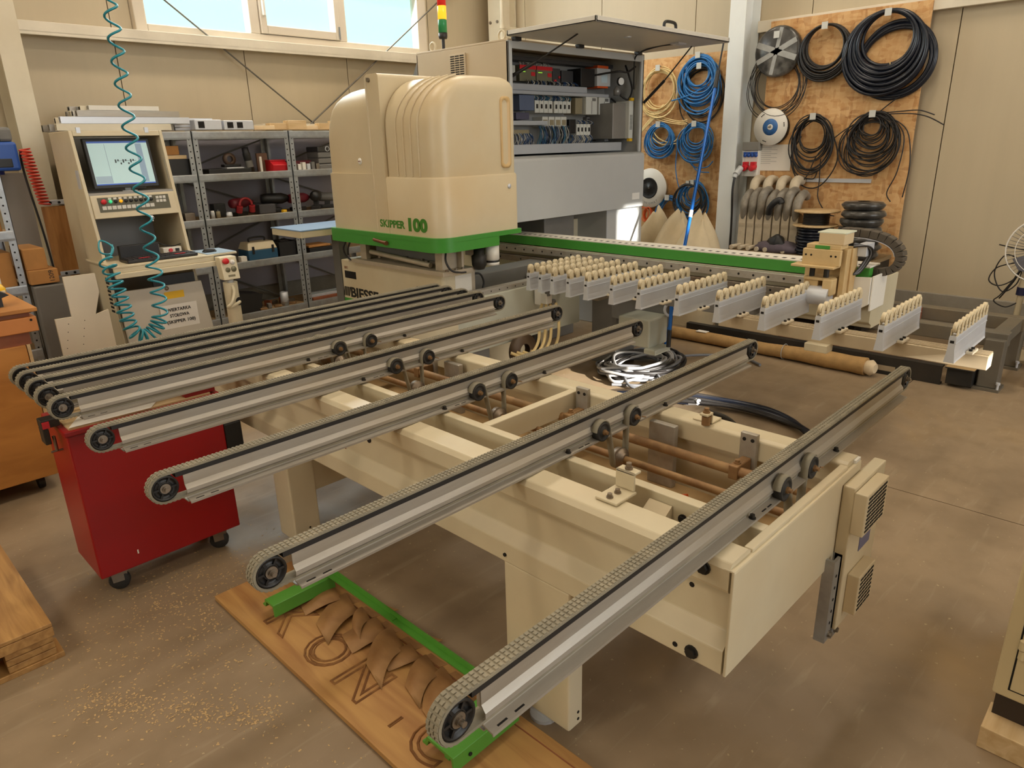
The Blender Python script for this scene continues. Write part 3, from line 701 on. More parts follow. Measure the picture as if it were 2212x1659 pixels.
# main guide beam running along the roller table
MB().prism([(4.34, .62), (4.72, .62), (4.72, .90), (4.30, .90), (4.30, .66), (4.34, .64)], 'y', 1.31, 5.0).build('guide_beam', M('beam_beige', 'BDB49A', .5, 0, .05, 3, dirt='9A8862', dirt_amt=.4), DM, bevel=.004)
MB().box(4.30, 4.36, 1.345, 4.75, .906, .975).build('green_cover', GREEN, DM, bevel=.003)
MB().box(4.302, 4.47, 1.345, 4.75, .975, .985).build('cover_top', WHITE, DM, bevel=.002)
m_ = MB()
for k in range(58): m_.box(4.33, 4.36, 1.40+k*.057, 1.425+k*.057, .985, .9856)
o_ = m_.build('cover_slots', HOLE, DM); o_['kind'] = 'stuff'
for z in (.845, .765):
    MB().box(4.255, 4.30, 1.36, 4.75, z, z+.052).build('linear_rail', STEEL if z < .8 else ALU, DM, bevel=.004)
m_ = MB()
for z, st in ((.871, .10), (.791, .24)):
    for k in range(int(3.3/st)): m_.cyl((4.2545, 1.42+k*st, z), (4.256, 1.42+k*st, z), .008, 8)
o_ = m_.build('rail_holes', HOLE, DM); o_['kind'] = 'stuff'
MB().prism([(1.312, .935), (1.455, .925), (1.44, .77), (1.36, .745), (1.31, .78)], 'x', 4.235, 4.25).box(4.25, 4.48, 1.300, 1.310, .74, .94).build('beam_end_plate', WHITE, DM, bevel=.002)
MB().box(3.36, 4.30, 3.76, 3.96, .60, .80).build('shade_beam_block', GREYD, DM, bevel=.006)  # added dark block for the shade on the lower guide beam
for y in (3.3, 4.4): MB().box(4.40, 4.66, y-.12, y+.12, 0, .62).build('beam_leg', GREYD, DM, bevel=.006)
# panel-pushing carriage at the near end of the guide beam
CG = MB().box(4.16, 4.25, 1.40, 1.66, .80, 1.10).build('pusher_carriage', M('yellowed_cast', 'C9AE7E', .5, .1, .1, 8, dirt='A6763C', dirt_amt=.5), DM, bevel=.004)
YC = MATS['yellowed_cast']
MB().box(4.04, 4.07, 1.425, 1.635, 1.01, 1.10).build('pusher_plate', YC, CG, bevel=.004)
MB().box(4.0, 4.10, 1.44, 1.68, .998, 1.012).build('pusher_ledge', YC, CG, bevel=.003)
for y in (1.45, 1.475, 1.585, 1.615): MB().cyl((4.0395, y, 1.065), (4.041, y, 1.065), .006, 10).build('screw_hole', HOLE, CG)
MB().box(4.06, 4.20, 1.42, 1.56, 1.125, 1.19).build('pusher_cover', M('cover_cream', 'CDB792', .45, 0, .04, 4), CG, bevel=.004)
MB().box(4.06, 4.22, 1.415, 1.57, 1.186, 1.194).build('cover_lid', M('pale_green_white', 'CDD2BF', .4, 0, .03, 3), CG, bevel=.002)
MB().box(4.05, 4.16, 1.43, 1.62, 1.10, 1.125).build('pusher_bridge', YC, CG, bevel=.003)
MB().box(4.045, 4.052, 1.49, 1.57, 1.102, 1.12).build('green_insert', GREEN, CG)
for y in (1.50, 1.58): MB().cyl((4.07, y, .94), (4.07, y, 1.0), .015, 12).build('guide_column', BSTEEL, CG)
MB().box(4.03, 4.16, 1.455, 1.61, .926, .942).build('clamp_bridge', YC, CG, bevel=.003)
MB().box(4.04, 4.12, 1.53, 1.61, .865, .925).build('clamp_block', YC, CG, bevel=.004)
MB().box(4.02, 4.10, 1.445, 1.50, .845, .94).build('clamp_jaw', YC, CG, bevel=.008)
MB().cyl((4.05, 1.46, .84), (4.05, 1.60, .84), .055, 20).build('scale_disc', ALU2, CG)
MB().box(4.10, 4.16, 1.41, 1.44, .82, 1.10).build('pusher_side', YC, CG, bevel=.003)
for k in range(5):
    MB().tube(spline([(4.18, 1.41, 1.13-.006*k), (4.22, 1.38-.01*k, 1.11), (4.26, 1.36-.008*k, 1.06), (4.24, 1.375, 1.0-.01*k), (4.2, 1.40, .95)], 6), .005, 6).build('cable', CABLEG if k % 2 else CABLEK, CG)
MB().box(4.22, 4.34, 1.35, 1.40, 1.05, 1.12).build('cable_clamp', ALU2, CG, bevel=.003)
# energy chain bending back over the end of the beam
ch = []
for k in range(8): ch.append((1.56-.03*k, 1.165))
cpts = [(1.56, 1.16), (1.48, 1.16), (1.40, 1.155), (1.33, 1.14), (1.275, 1.115), (1.24, 1.08), (1.225, 1.04), (1.23, 1.0), (1.255, .965), (1.30, .945), (1.36, .935)]
cs = spline([(4.42, a, b) for a, b in cpts], 3)
for i in range(0, len(cs)-1, 2):
    a = cs[i]; b = cs[min(i+2, len(cs)-1)]; d = b-a; an = math.atan2(d.z, d.y)
    MB().cbox((a+b)/2, .075, d.length*.97, .045, rx=an).build('chain_link', M('chain_brown', '4C443A', .6, 0, .15, 12), DM, bevel=.004)
st = []
for i in range(0, 19):
    a = cs[i]; b = cs[i+1]; d = (b-a).normalized(); nrm = Vector((0, d.z, -d.y))*-1
    st.append((a+nrm*.026, a+nrm*.029))
m_ = MB(); m_.loft([[(4.385, p.y, p.z), (4.455, p.y, p.z), (4.455, q.y, q.z), (4.385, q.y, q.z)] for p, q in st]); m_.build('chain_strip', ALU2, DM)
# gear motor hung under the roller table, valve block with hoses
gm = MB().box(4.12, 4.36, 2.69, 2.96, .29, .50).build('gear_motor', M('pale_grey_green_paint', 'B4B5A6'), DM, bevel=.012)
MB().box(4.10, 4.30, 2.62, 2.72, .255, .295).build('motor_foot', MATS['pale_grey_green_paint'], gm, bevel=.01)
MB().tube([(4.33+.045*math.cos(a)*.6, 2.66+.045*math.cos(a)*-.6, .545+.045*math.sin(a)) for a in [2*math.pi*i/16 for i in range(16)]], .011, 8, True).build('lifting_eye', ALU2, gm)
MB().box(3.74, 3.80, 3.36, 3.44, .58, .72).box(3.72, 3.78, 3.30, 3.36, .60, .68).build('valve_block', WHITE, DM, bevel=.006)
MB().cyl((3.80, 3.32, .54), (3.80, 3.32, .62), .028, 12).cyl((3.74, 3.31, .66), (3.74, 3.31, .71), .02, 10).build('valve_cylinder', GREYD, DM)
for k, (dx, dy) in enumerate(((0, 0), (.04, -.02), (.09, -.05), (-.04, .02))):
    MB().tube(spline([(3.76+dx*.5, 3.34+dy, .60), (3.70+dx, 3.30+dy, .52), (3.62+dx, 3.24+dy, .36), (3.52+dx, 3.26+dy, .27), (3.44+dx, 3.34+dy, .30)], 6), .011, 8).build('air_hose', PALEY, DM)
MB().lathe([(.05, 0), (.12, 0), (.12, .05), (.05, .05)], (3.56, 3.42, .28), (0, -1, 0), 24).build('hose_drum', M('brown_plastic', '5C4A38', .5, 0, .1, 6), DM)
MB().box(4.36, 4.44, 2.70, 3.2, .40, .62).build('motor_mount', GREYD, DM, bevel=.004)

# ================================================================== ROLLER TABLE
RT = thing('roller_table', 'outfeed table of thirteen aluminium rails topped with cream rollers', 'roller table', (3.9, 2.0, 0))
MB().box(3.71, 3.80, .60, 1.95, .66, .728).build('slotted_beam', M('dusty_alu_beam', 'C3B295', .45, .35, .06, 5), RT, bevel=.003)
for k in range(4): MB().box(3.716+k*.021, 3.727+k*.021, .601, 1.949, .728, .735).build('beam_rib', MATS['dusty_alu_beam'], RT)
MB().box(3.66, 3.74, 1.30, 1.42, .62, .661).build('beam_block', CREAM, RT, bevel=.003)
MB().box(3.98, 4.06, 1.75, 3.40, .66, .735).build('rear_support', GREYD, RT, bevel=.004)
for y in (3.66,): MB().box(3.98, 4.06, 3.40, 3.74, .66, .735).build('rear_support', GREYD, RT)
for y in (3.66,): MB().box(3.98, 4.05, y, y+.07, .02, .66).box(3.94, 4.09, y-.03, y+.10, 0, .02).build('table_leg', BSTEEL, RT, bevel=.003)
for y in (1.75, 2.9): MB().box(3.80, 4.32, y, y+.06, .665, .715).build('support_arm', GSTEEL, RT, bevel=.003)
def make_rrail(y0, x0, x1):
    L = (x0, y0, 0)
    prof = [(-.021, .737), (-.018, .737), (-.014, .775), (-.014, .848), (-.012, .858), (.012, .858), (.014, .848), (.014, .775), (.018, .737), (.021, .737), (.017, .747), (.0125, .78), (.0125, .812), (-.0125, .812), (-.0125, .78), (-.017, .747)]
    r = MB().prism([(y0+a, b) for a, b in prof], 'x', x0, x1).build('roller_rail', ALU2, RT, loc=L)
    MB().box(x0, x1, y0-.0165, y0-.0135, .822, .826).build('rail_rib', ALU2, r, loc=L)
    MB().box(x0-.001, x0+.003, y0-.008, y0+.008, .826, .838).build('end_slot', HOLE, r, loc=L)
    n = 9; st = (x1-x0-.05)/(n-1)
    whl = None
    for k in range(n):
        cx = x0+.025+k*st
        if whl is None:
            f = MB().prism([(cx-.018, .856), (cx+.018, .856), (cx+.018, .885)]+[(cx+.018*math.cos(a), .888+.018*math.sin(a)) for a in [math.pi*i/8 for i in range(9)]]+[(cx-.018, .885)], 'y', y0-.013, y0-.010).prism([(cx-.018, .856), (cx+.018, .856), (cx+.018, .886), (cx-.018, .886)], 'y', y0+.010, y0+.013).cyl((cx, y0-.0145, .888), (cx, y0-.0125, .888), .005, 8).build('roller_fork', M('cream_plastic', 'CDBD9B', .5, 0, .06, 8), r, loc=(cx, y0, .9))
            whl = MB().lathe([(.006, 0), (.0235, 0), (.0245, .002), (.0245, .014), (.0235, .016), (.006, .016)], (cx, y0-.008, .8925), (0, 1, 0), 18).build('roller', M('roller_ivory', 'D2C2A0', .45, 0, .06, 8), r, loc=(cx, y0, .9))
        else:
            for src in (f, whl):
                c = src.copy(); COL.objects.link(c); c.location = src.location+Vector((st*k, 0, 0)); WL[c] = WL[src]+Vector((st*k, 0, 0))
    cl = MB().box(3.70-.04, 3.70+.06, y0-.05, y0-.02, .735, .748).build('rail_clamp', M('clamp_ivory', 'D8CCB4', .5, 0, .05, 6), r, bevel=.003, loc=L)
    return r
RRY = [3.29, 3.18, 3.07, 2.93, 2.78, 2.575, 2.37, 2.105, 1.85, 1.585, 1.295, 1.0, .705]
rr0 = make_rrail(RRY[-1], 3.462, 4.028)
for y in RRY[:-1]: copytree(rr0, (.022*(y-.705), y-.705, 0), RT)
m_ = MB()
for y in RRY:
    for dx in (.0, .045): m_.cyl((3.68+dx+.02*(y-.7), y-.035, .748), (3.68+dx+.02*(y-.7), y-.035, .757), .008, 6)
m_.build('clamp_bolts', BSTEEL, RT)['kind'] = 'stuff'

# ================================================================== ELECTRICAL CABINET
EC = thing('electrical_cabinet', 'large grey electrical cabinet with its lid propped open and wiring on show', 'cabinet', (5.0, 4.5, 0))
CX0, CX1, CY0, CY1 = 4.12, 5.90, 4.02, 5.10
ECB = M('cabinet_beige_side', 'BCA98B', .5, 0, .04, 3)
MB().box(CX0, CX0+.012, CY0, CY1, 1.55, 2.425).build('side_wall', ECB, EC, bevel=.003)
MB().box(CX1-.012, CX1, CY0, CY1, 1.55, 2.425).build('side_wall', GREY, EC, bevel=.003)
MB().box(CX0, CX1, CY0, CY1, 2.425, 2.44).build('roof', ECB, EC, bevel=.003)
MB().box(CX0, CX1, CY1-.012, CY1, 1.1, 2.425).build('rear_wall', ECB, EC)
MB().box(CX0+.012, CX1-.012, 4.46, 4.475, 1.63, 2.42).build('mounting_plate', M('interior_grey', '8D8C88', .5, 0, .06, 4), EC)
MB().box(CX0, CX0+.045, CY0, CY0+.02, 1.60, 2.43).box(CX1-.045, CX1, CY0, CY0+.02, 1.60, 2.43).box(CX0+.045, CX1-.045, CY0, CY0+.02, 2.375, 2.43).build('door_frame', GREY, EC, bevel=.003)
MB().box(CX1-.014, CX1-.008, CY0-.004, CY0, 1.60, 2.39).build('door_seal', BLACK, EC)
# lower apron
ap = [(3.985, 1.10), (5.05, 1.10), (5.05, 1.60), (4.03, 1.60), (3.995, 1.585), (3.985, 1.565)]
MB().prism(ap, 'x', CX0, CX1).build('lower_apron', GREY, EC, bevel=.004)
MB().box(5.72, 5.84, 3.984, 3.985, 1.17, 1.23).build('inspection_label', LABELW, EC)
MB().box(5.42, 5.99, 4.05, 4.70, 0, 1.10).build('support_leg', GREY, EC, bevel=.008)
MB().box(4.60, 5.0, 4.10, 4.80, 0, 1.10).build('support_leg', GREYD, EC, bevel=.008)
MB().box(5.0, 5.42, 4.45, 4.47, .72, 1.0).box(5.36, 5.42, 4.40, 4.45, .5, 1.0).build('support_web', CREAM, EC)
MB().box(5.0, 5.36, 4.43, 4.45, .60, .72).build('green_web', GREEN, EC)
# open lid
lid = MB().box(CX0-.01, CX1+.01, 3.19, 4.02, 2.452, 2.464).box(CX0-.01, CX1+.01, 3.19, 3.205, 2.452, 2.49).box(CX0-.01, CX0+.005, 3.19, 4.02, 2.452, 2.49).box(CX1-.005, CX1+.01, 3.19, 4.02, 2.452, 2.49).box(CX0-.01, CX1+.01, 4.005, 4.02, 2.452, 2.49).box(CX0, CX1, 3.2, 4.01, 2.478, 2.49).build('lid', M('lid_paint', 'C8C4BA', .45, 0, .04, 3), EC, bevel=.003)
MB().tube(spline([(5.06, 3.28, 2.49), (5.06, 3.28, 2.53), (5.09, 3.28, 2.548), (5.19, 3.28, 2.548), (5.22, 3.28, 2.53), (5.22, 3.28, 2.49)], 4), .012, 8).build('lid_handle', BLACK, lid)
for x in (4.5, 5.6): MB().box(x, x+.14, 3.5, 3.53, 2.4905, 2.497).build('lid_strip', WHITE, lid)
for x in (4.20, 4.95, 5.78):
    MB().box(x-.035, x+.035, 3.985, 4.03, 2.425, 2.452).build('hinge', BLACK, lid, bevel=.004)
for a, b, c in (((4.20, 4.09, 2.18), (4.30, 3.90, 2.28), (4.45, 3.62, 2.452)), ((5.885, 4.00, 2.03), (5.87, 3.78, 2.20), (5.84, 3.50, 2.452))):
    MB().cyl(a, b, .013, 10).cyl(b, c, .006, 8).build('gas_strut', BLACK, lid)
MB().tube(spline([(5.86, 4.10, 2.15), (5.80, 4.06, 2.30), (5.72, 3.98, 2.42), (5.60, 3.7, 2.45), (5.55, 3.45, 2.445)], 6), .007, 6).build('lid_cable', CABLEK, EC)
MB().cyl((4.9, 3.5, 2.447), (4.9, 3.5, 2.453), .03, 12).box(5.50, 5.62, 3.42, 3.50, 2.44, 2.452).build('lid_fitting', ALU2, lid)
for x, y in ((4.18, 4.14), (4.18, 4.95)): MB().tube([(x, y+.035*math.cos(a), 2.475+.035*math.sin(a)) for a in [2*math.pi*i/14 for i in range(14)]], .008, 8, True).build('lifting_eye', CREAM, EC)
vg = MB().box(CX0-.014, CX0, 4.48, 4.67, 2.215, 2.385).build('vent_cover', ECB, EC, bevel=.003)
m_ = MB()
for k in range(9):
    for q in range(3): m_.box(CX0-.0155, CX0-.0138, 4.495+q*.056, 4.542+q*.056, 2.232+k*.0165, 2.240+k*.0165)
m_.build('vent_slots', HOLE, vg)['kind'] = 'stuff'
MB().prism([(CY1, 1.9), (CY1+.25, 2.0), (CY1+.02, 2.38), (CY1, 2.38)], 'x', CX0+.02, CX0+.5).build('rear_hood', GREYD, EC)
# interior: trunking, rails and devices (x0, x1, z0, z1, depth, material)
LG = M('trunking_grey', 'A7AAAE', .5, 0, .03, 4); DKG = M('device_dark', '3A3A3C', .5, 0, .1, 8)
OLIVE = M('board_olive', '6E6A52', .5, 0, .1, 10); DEVW = M('device_white', 'CFCFC6', .45, 0, .04, 6); BLG = M('device_blue_grey', '55627C', .45, 0, .05, 6)
TAN = M('device_tan', '8F8468', .5, 0, .08, 8); DRV = M('drive_silver', '8E8B86', .4, .4, .06, 6)
YB_ = 4.46
def dev(name, x0, x1, z0, z1, d, mat, bevel=.003, y=YB_): return MB().box(x0, x1, y-d, y, z0, z1).build(name, mat, EC, bevel=bevel)
dev('trunking', 4.16, 5.42, 2.115, 2.165, .16, LG); dev('trunking', 4.16, 5.72, 2.085, 2.112, .18, LG); dev('trunking', 4.16, 4.90, 1.845, 1.88, .14, LG)
dev('trunking', 5.72, 5.78, 1.70, 2.07, .14, LG); dev('trunking', 4.16, 5.80, 1.615, 1.69, .28, LG); dev('trunking', 4.3, 5.86, 2.345, 2.375, .12, DKG)
dev('terminal_block', 4.47, 4.57, 2.25, 2.31, .08, DEVW); dev('terminal_block', 4.47, 4.57, 2.19, 2.235, .09, GREYD)
for x in (4.60, 4.81):
    b_ = dev('controller_board', x, x+.20, 2.19, 2.315, .10, OLIVE); MB().box(x, x+.20, YB_-.104, YB_-.10, 2.285, 2.315).build('red_cap', REDP, b_)
    MB().box(x+.02, x+.07, YB_-.102, YB_-.10, 2.262, 2.268).build('green_led_row', M('led_green', '8FD43A', .5, 0, 0, emit=1.2), b_)
    MB().box(x+.14, x+.19, YB_-.102, YB_-.10, 2.235, 2.265).build('red_connector', REDP, b_)
dev('relay_base', 5.03, 5.13, 2.19, 2.31, .09, DKG); dev('connector_red', 5.04, 5.07, 2.20, 2.22, .10, REDP); dev('connector_red', 5.10, 5.12, 2.23, 2.25, .10, REDP)
dev('terminal_strip', 5.16, 5.32, 2.20, 2.30, .08, DKG); dev('black_unit', 5.33, 5.53, 2.17, 2.32, .16, BLACK)
pw = dev('power_supply', 5.54, 5.74, 2.18, 2.33, .18, GREY); 
for z in (2.325, 2.165): MB().box(5.56, 5.72, YB_-.17, YB_-.02, z, z+.03).build('orange_terminal', ORANGE, pw, bevel=.003)
MB().box(5.60, 5.69, YB_-.182, YB_-.18, 2.21, 2.29).build('rating_label', M('pale_blue_label', 'B9CBD2', .6, 0, .02, 3), pw)
dev('blue_module', 4.53, 4.71, 1.96, 2.08, .16, BLG); dev('blue_module', 4.53, 4.69, 1.89, 1.945, .12, M('device_slate', '4A4A60', .45, 0, .05, 6))
def breakers(x0, z0, n, w=.058):
    for k in range(n):
        x = x0+k*w
        b_ = dev('circuit_breaker', x+.002, x+w-.002, z0, z0+.10, .12, DEVW)
        MB().box(x+.018, x+.038, YB_-.124, YB_-.12, z0+.035, z0+.07).build('toggle', BLACK, b_)
breakers(4.76, 1.945, 4); breakers(5.01, 1.945, 4); breakers(5.32, 1.755, 4, .052)
dev('inverter', 5.28, 5.38, 1.94, 2.075, .14, TAN); 
for x in (5.395, 5.585):
    b_ = dev('inverter', x, x+.165, 1.935, 2.085, .17, DEVW); MB().box(x+.09, x+.14, YB_-.172, YB_-.17, 2.05, 2.075).build('keypad', GREYD, b_); MB().box(x+.08, x+.083, YB_-.172, YB_-.17, 1.94, 2.05).build('panel_gap', DKG, b_)
for x in (4.855, 4.94, 5.025, 5.105):
    b_ = dev('contactor', x, x+.075, 1.83, 1.915, .12, DEVW); MB().box(x+.01, x+.065, YB_-.123, YB_-.12, 1.845, 1.89).build('contactor_face', TAN, b_)
dev('terminal_strip', 4.50, 4.73, 1.77, 1.81, .08, TAN); dev('black_unit', 5.22, 5.31, 1.775, 1.895, .12, BLACK); dev('slotted_duct', 5.56, 5.70, 1.70, 1.92, .05, GREYD)
for k in range(11): MB().box(5.57, 5.70, YB_-.053, YB_-.05, 1.705+k*.019, 1.714+k*.019).build('duct_slot', HOLE, EC)
dv = MB().box(5.60, 5.80, 4.14, 4.44, 1.72, 2.03).build('servo_drive', DRV, EC, bevel=.004)
fr_ = MB().box(5.80, 5.865, 4.10, 4.30, 1.72, 2.05).build('servo_drive', DEVW, EC, bevel=.004)
m_ = MB()
for k in range(11):
    for q in range(2): m_.box(5.812+q*.022, 5.827+q*.022, 4.0985, 4.1003, 1.80+k*.012, 1.806+k*.012)
m_.build('drive_vents', HOLE, fr_)['kind'] = 'stuff'
MB().box(5.81, 5.855, 4.09, 4.12, 2.05, 2.075).build('yellow_terminal', YELL, EC); MB().box(5.80, 5.845, 4.09, 4.12, 1.695, 1.72).build('yellow_terminal', YELL, EC)
gg = MB().lathe([(.0, .02), (.035, .02), (.038, .015), (.038, 0), (0, 0)], (5.78, 4.20, 2.22), (-.3, -1, 0), 20).build('pressure_gauge', BLACK, EC)
MB().lathe([(0, .021), (.032, .021)], (5.78, 4.20, 2.22), (-.3, -1, 0), 20).build('gauge_face', LABELW, gg)
MB().lathe([(.0, 2.10), (.03, 2.10), (.032, 2.15), (.02, 2.165), (.012, 2.18), (0, 2.18)], (5.76, 4.22, 0), (0, 0, 1), 16).build('air_regulator', DRV, EC)
random.seed(3)
def wires(x0, x1, z0, z1, n, y, mats):
    for i, mt in enumerate(mats):
        mb = MB()
        for k in range(n//len(mats)):
            x = random.uniform(x0, x1); dx = random.uniform(-.03, .03)
            mb.tube(spline([(x, y, z1), (x+dx*.3, y-random.uniform(.0, .04), (z0+z1)/2), (x+dx, y-random.uniform(-.02, .02), z0)], 3), .0032, 5)
        mb.build('wire_bundle', mt, EC)['kind'] = 'stuff'
WB = M('wire_blue', '27466F', .5, 0, .1, 8); WB2 = M('wire_teal', '2D6C86', .5, 0, .1, 8); WWH = M('wire_white', 'BDB9AE', .5, 0, .1, 8)
wires(4.52, 4.74, 1.69, 1.78, 40, 4.36, (WB, WWH)); wires(4.79, 5.20, 1.69, 1.84, 75, 4.33, (WB, WB2, CABLEK, WWH)); wires(5.24, 5.54, 1.69, 1.76, 40, 4.34, (WWH, WB)); wires(4.76, 5.24, 2.04, 2.085, 60, 4.36, (WWH, WB, WB2))
wires(4.62, 5.3, 2.155, 2.20, 70, 4.34, (WWH, WB, CABLEK)); wires(4.62, 5.0, 2.31, 2.345, 24, 4.40, (WWH,)); wires(5.34, 5.55, 1.85, 1.885, 24, 4.36, (WWH, WB))
for pts in ([(5.86, 4.2, 2.36), (5.84, 4.15, 2.28), (5.86, 4.12, 2.15), (5.80, 4.12, 2.06), (5.72, 4.15, 2.10)], [(5.78, 4.3, 2.08), (5.83, 4.22, 2.0), (5.84, 4.2, 1.93), (5.76, 4.3, 1.86)], [(5.5, 4.4, 2.26), (5.62, 4.12, 2.29), (5.75, 4.10, 2.29), (5.85, 4.08, 2.34)]):
    MB().tube(spline(pts, 6), .009, 6).build('black_hose', CABLEK, EC)
# signal tower on the cabinet roof
ST = thing('signal_tower', 'signal lamp with red, lit amber and green segments standing on the cabinet', 'signal lamp', (4.22, 4.86, 2.44))
px_, py_ = 4.22, 4.86
MB().cyl((px_, py_, 2.44), (px_, py_, 2.53), .013, 10).cyl((px_, py_, 2.44), (px_, py_, 2.446), .03, 12).build('pole', BLACK, ST)
MB().lathe([(0, 2.53), (.032, 2.53), (.037, 2.545), (.037, 2.575), (0, 2.575)], (px_, py_, 0), (0, 0, 1), 18).build('base', BLACK, ST)
for z, nm, cl, em_ in ((2.575, 'green_segment', '1F7A45', .15), (2.675, 'amber_segment', 'F0901E', 3.0), (2.775, 'red_segment', 'C01E18', .5)):
    MB().lathe([(0, z), (.036, z), (.036, z+.094), (.033, z+.1), (0, z+.1)], (px_, py_, 0), (0, 0, 1), 18).build(nm, M(nm, cl, .3, 0, 0, emit=em_), ST)
MB().lathe([(0, 2.875), (.036, 2.875), (.036, 2.90), (0, 2.905)], (px_, py_, 0), (0, 0, 1), 18).build('cap', BLACK, ST)
# small side shelf of the machine behind the hood
SS = thing('side_shelf', 'small blue-topped shelf on a bracket left of the machine hood', 'shelf', (3.0, 5.1, 0))
MB().box(2.72, 3.35, 4.86, 5.30, 1.065, 1.115).build('shelf_board', CREAM, SS, bevel=.004)
MB().box(2.715, 3.355, 4.855, 5.305, 1.115, 1.123).build('shelf_mat', M('blue_mat', '7E97B4', .4, 0, .05, 4), SS)
MB().box(3.12, 3.20, 5.0, 5.10, .0, 1.065).box(3.05, 3.30, 4.92, 5.2, 0, .02).build('shelf_post', GREYD, SS, bevel=.003)

# ================================================================== RIGHT WALL: chipboard panels and what hangs on them
def osb_board(label, y0, y1, z0, z1):
    o = MB().box(6.905, 6.925, y0, y1, z0, z1).build('chipboard_panel', OSBM, loc=(6.92, (y0+y1)/2, z0)); tag(o, label, 'board')
    return o
osb_board('upright chipboard panel behind the blue hoses, left of the white column', 3.70, 4.95, .30, 2.51)
osb_board('tall chipboard panel carrying the black cable coils', 1.965, 3.315, .212, 2.712)
XB = 6.895
def ring(y, z, ry, rz, x, jit, n=40, a0=0, turns=1):
    ph = random.uniform(0, 6.28); k1 = random.uniform(.5, 1.2)
    out = []
    m = int(n*turns)
    for i in range(m if turns == 1 else m+1):
        a = a0+2*math.pi*i/n
        j = 1+jit*math.sin(2*a+ph)+jit*.6*math.sin(3*a+ph*k1)
        out.append((x+.006*math.sin(a+ph), y+ry*j*math.cos(a), z+rz*j*math.sin(a)))
    return out
def hook(root, y, z, lab=True):
    MB().cyl((6.905, y, z), (6.795, y, z), .006, 8).build('wall_hook', STEEL, root)
    if lab: MB().box(6.788, 6.794, y-.026, y+.026, z-.045, z+.012).build('size_tag', M('tag_grey', 'C2C2BC', .6, 0, .03, 4), root)
def coil(name, label, y, z, R_in, R_out, rc, n, mat, hang=.0, squash=1.0, jit=.03, extra=(), x=6.87, cat='hose', group='coils hung on the chipboard'):
    """hose wound in loose loops that hang from a hook at the top (y, z)"""
    t = thing(name, label, cat, (6.88, y, z), group)
    mb = MB()
    for k in range(n):
        r = R_in+(R_out-R_in)*(k+.5)/n+random.uniform(-.004, .004)
        cz = z-r*squash-random.uniform(0, hang); cy = y+random.uniform(-.012, .012)*(1+hang*8)
        mb.tube(ring(cy, cz, r, r*squash, x-.035*(k % 3)/2-random.uniform(0, .02), jit), rc, 6, True)
    mb.build('loops', mat, t)
    for pts, q in extra: MB().tube(spline(pts, 6), q, 6).build('loose_end', mat, t)
    hook(t, y, z+.005)
    return t
random.seed(11)
# upper row
t = thing('wrapped_cable_reel', 'black cable reel wrapped in film and grey tape, with thin cable hanging below', 'reel', (6.88, 3.2, 2.45))
MB().lathe([(0, .0), (.19, 0), (.215, .012), (.22, .05), (.21, .075), (.19, .085), (0, .085)], (6.90, 3.2, 2.445), (-1, 0, 0), 36).build('wrapped_reel', PLASTICWRAP, t)
for a, wd in ((.35, .05), (1.75, .035), (2.7, .045)):
    MB().cbox((6.813, 3.2, 2.445), .003, .40, wd, rx=a).build('tape_band', TAPE, t)
mb = MB()
for k in range(8): mb.tube(ring(3.19+random.uniform(-.03, .03), 2.20-random.uniform(0, .06), .20+.012*k, .20+.016*k, 6.87-.004*k, .03), .004, 6, True)
mb.build('hanging_cable', CABLEK, t); MB().tube(spline([(6.86, 2.98, 2.25), (6.86, 2.96, 2.05), (6.86, 3.03, 1.93)], 6), .004, 6).build('loose_end', CABLEK, t)
hook(t, 3.2, 2.60)
coil('cable_coil', 'tight ring of black cable, middle of the upper row on the chipboard', 2.77, 2.62, .165, .232, .0085, 16, CABLEK, 0, 1.0, .008)
t = coil('hose_coil', 'big thick coil of dark navy hose at upper right on the chipboard', 2.26, 2.66, .21, .335, .0145, 17, NAVY, .0, .97, .01, x=6.86)
mb = MB()
for k in range(4): mb.tube(ring(2.18, 2.28, .265+.013*k, .255+.013*k, 6.88, .02), .016, 8, True)
mb.build('rear_loops', NAVY, t); MB().tube([(6.84, 2.21, 2.27), (6.845, 2.19, 2.15), (6.85, 2.17, 2.05)], .004, 6).build('tie', PALEY, t)
# second row
t = thing('cable_reel', 'white flanged cable reel with a blue round label on the chipboard', 'reel', (6.88, 3.205, 1.79))
MB().lathe([(0, 0), (.15, 0), (.15, .05), (0, .05)], (6.90, 3.19, 1.78), (-1, 0, 0), 32).build('wound_cable', CABLEK, t)
MB().lathe([(.03, .05), (.165, .05), (.168, .056), (.165, .062), (.028, .062)], (6.90, 3.205, 1.79), (-1, 0, 0), 36).build('reel_flange', WHITE, t)
MB().lathe([(.022, .0625), (.075, .0625), (.075, .064), (.022, .064)], (6.90, 3.205, 1.79), (-1, 0, 0), 28).build('reel_label', M('label_blue', '2B5F9A', .4, 0, .2, 20), t)
MB().lathe([(.0, .065), (.013, .065), (.014, .07), (.026, .07), (.027, .06)], (6.90, 3.205, 1.79), (-1, 0, 0), 18).build('reel_hub', WHITE, t)
for k in range(3):
    a = .9+k*2.09
    for q in (-.1, 0, .1): MB().cyl((6.8385, 3.205+.135*math.cos(a+q), 1.79+.135*math.sin(a+q)), (6.8375, 3.205+.135*math.cos(a+q), 1.79+.135*math.sin(a+q)), .006, 8).build('reel_hole', HOLE, t)
hook(t, 3.205, 1.79, False)
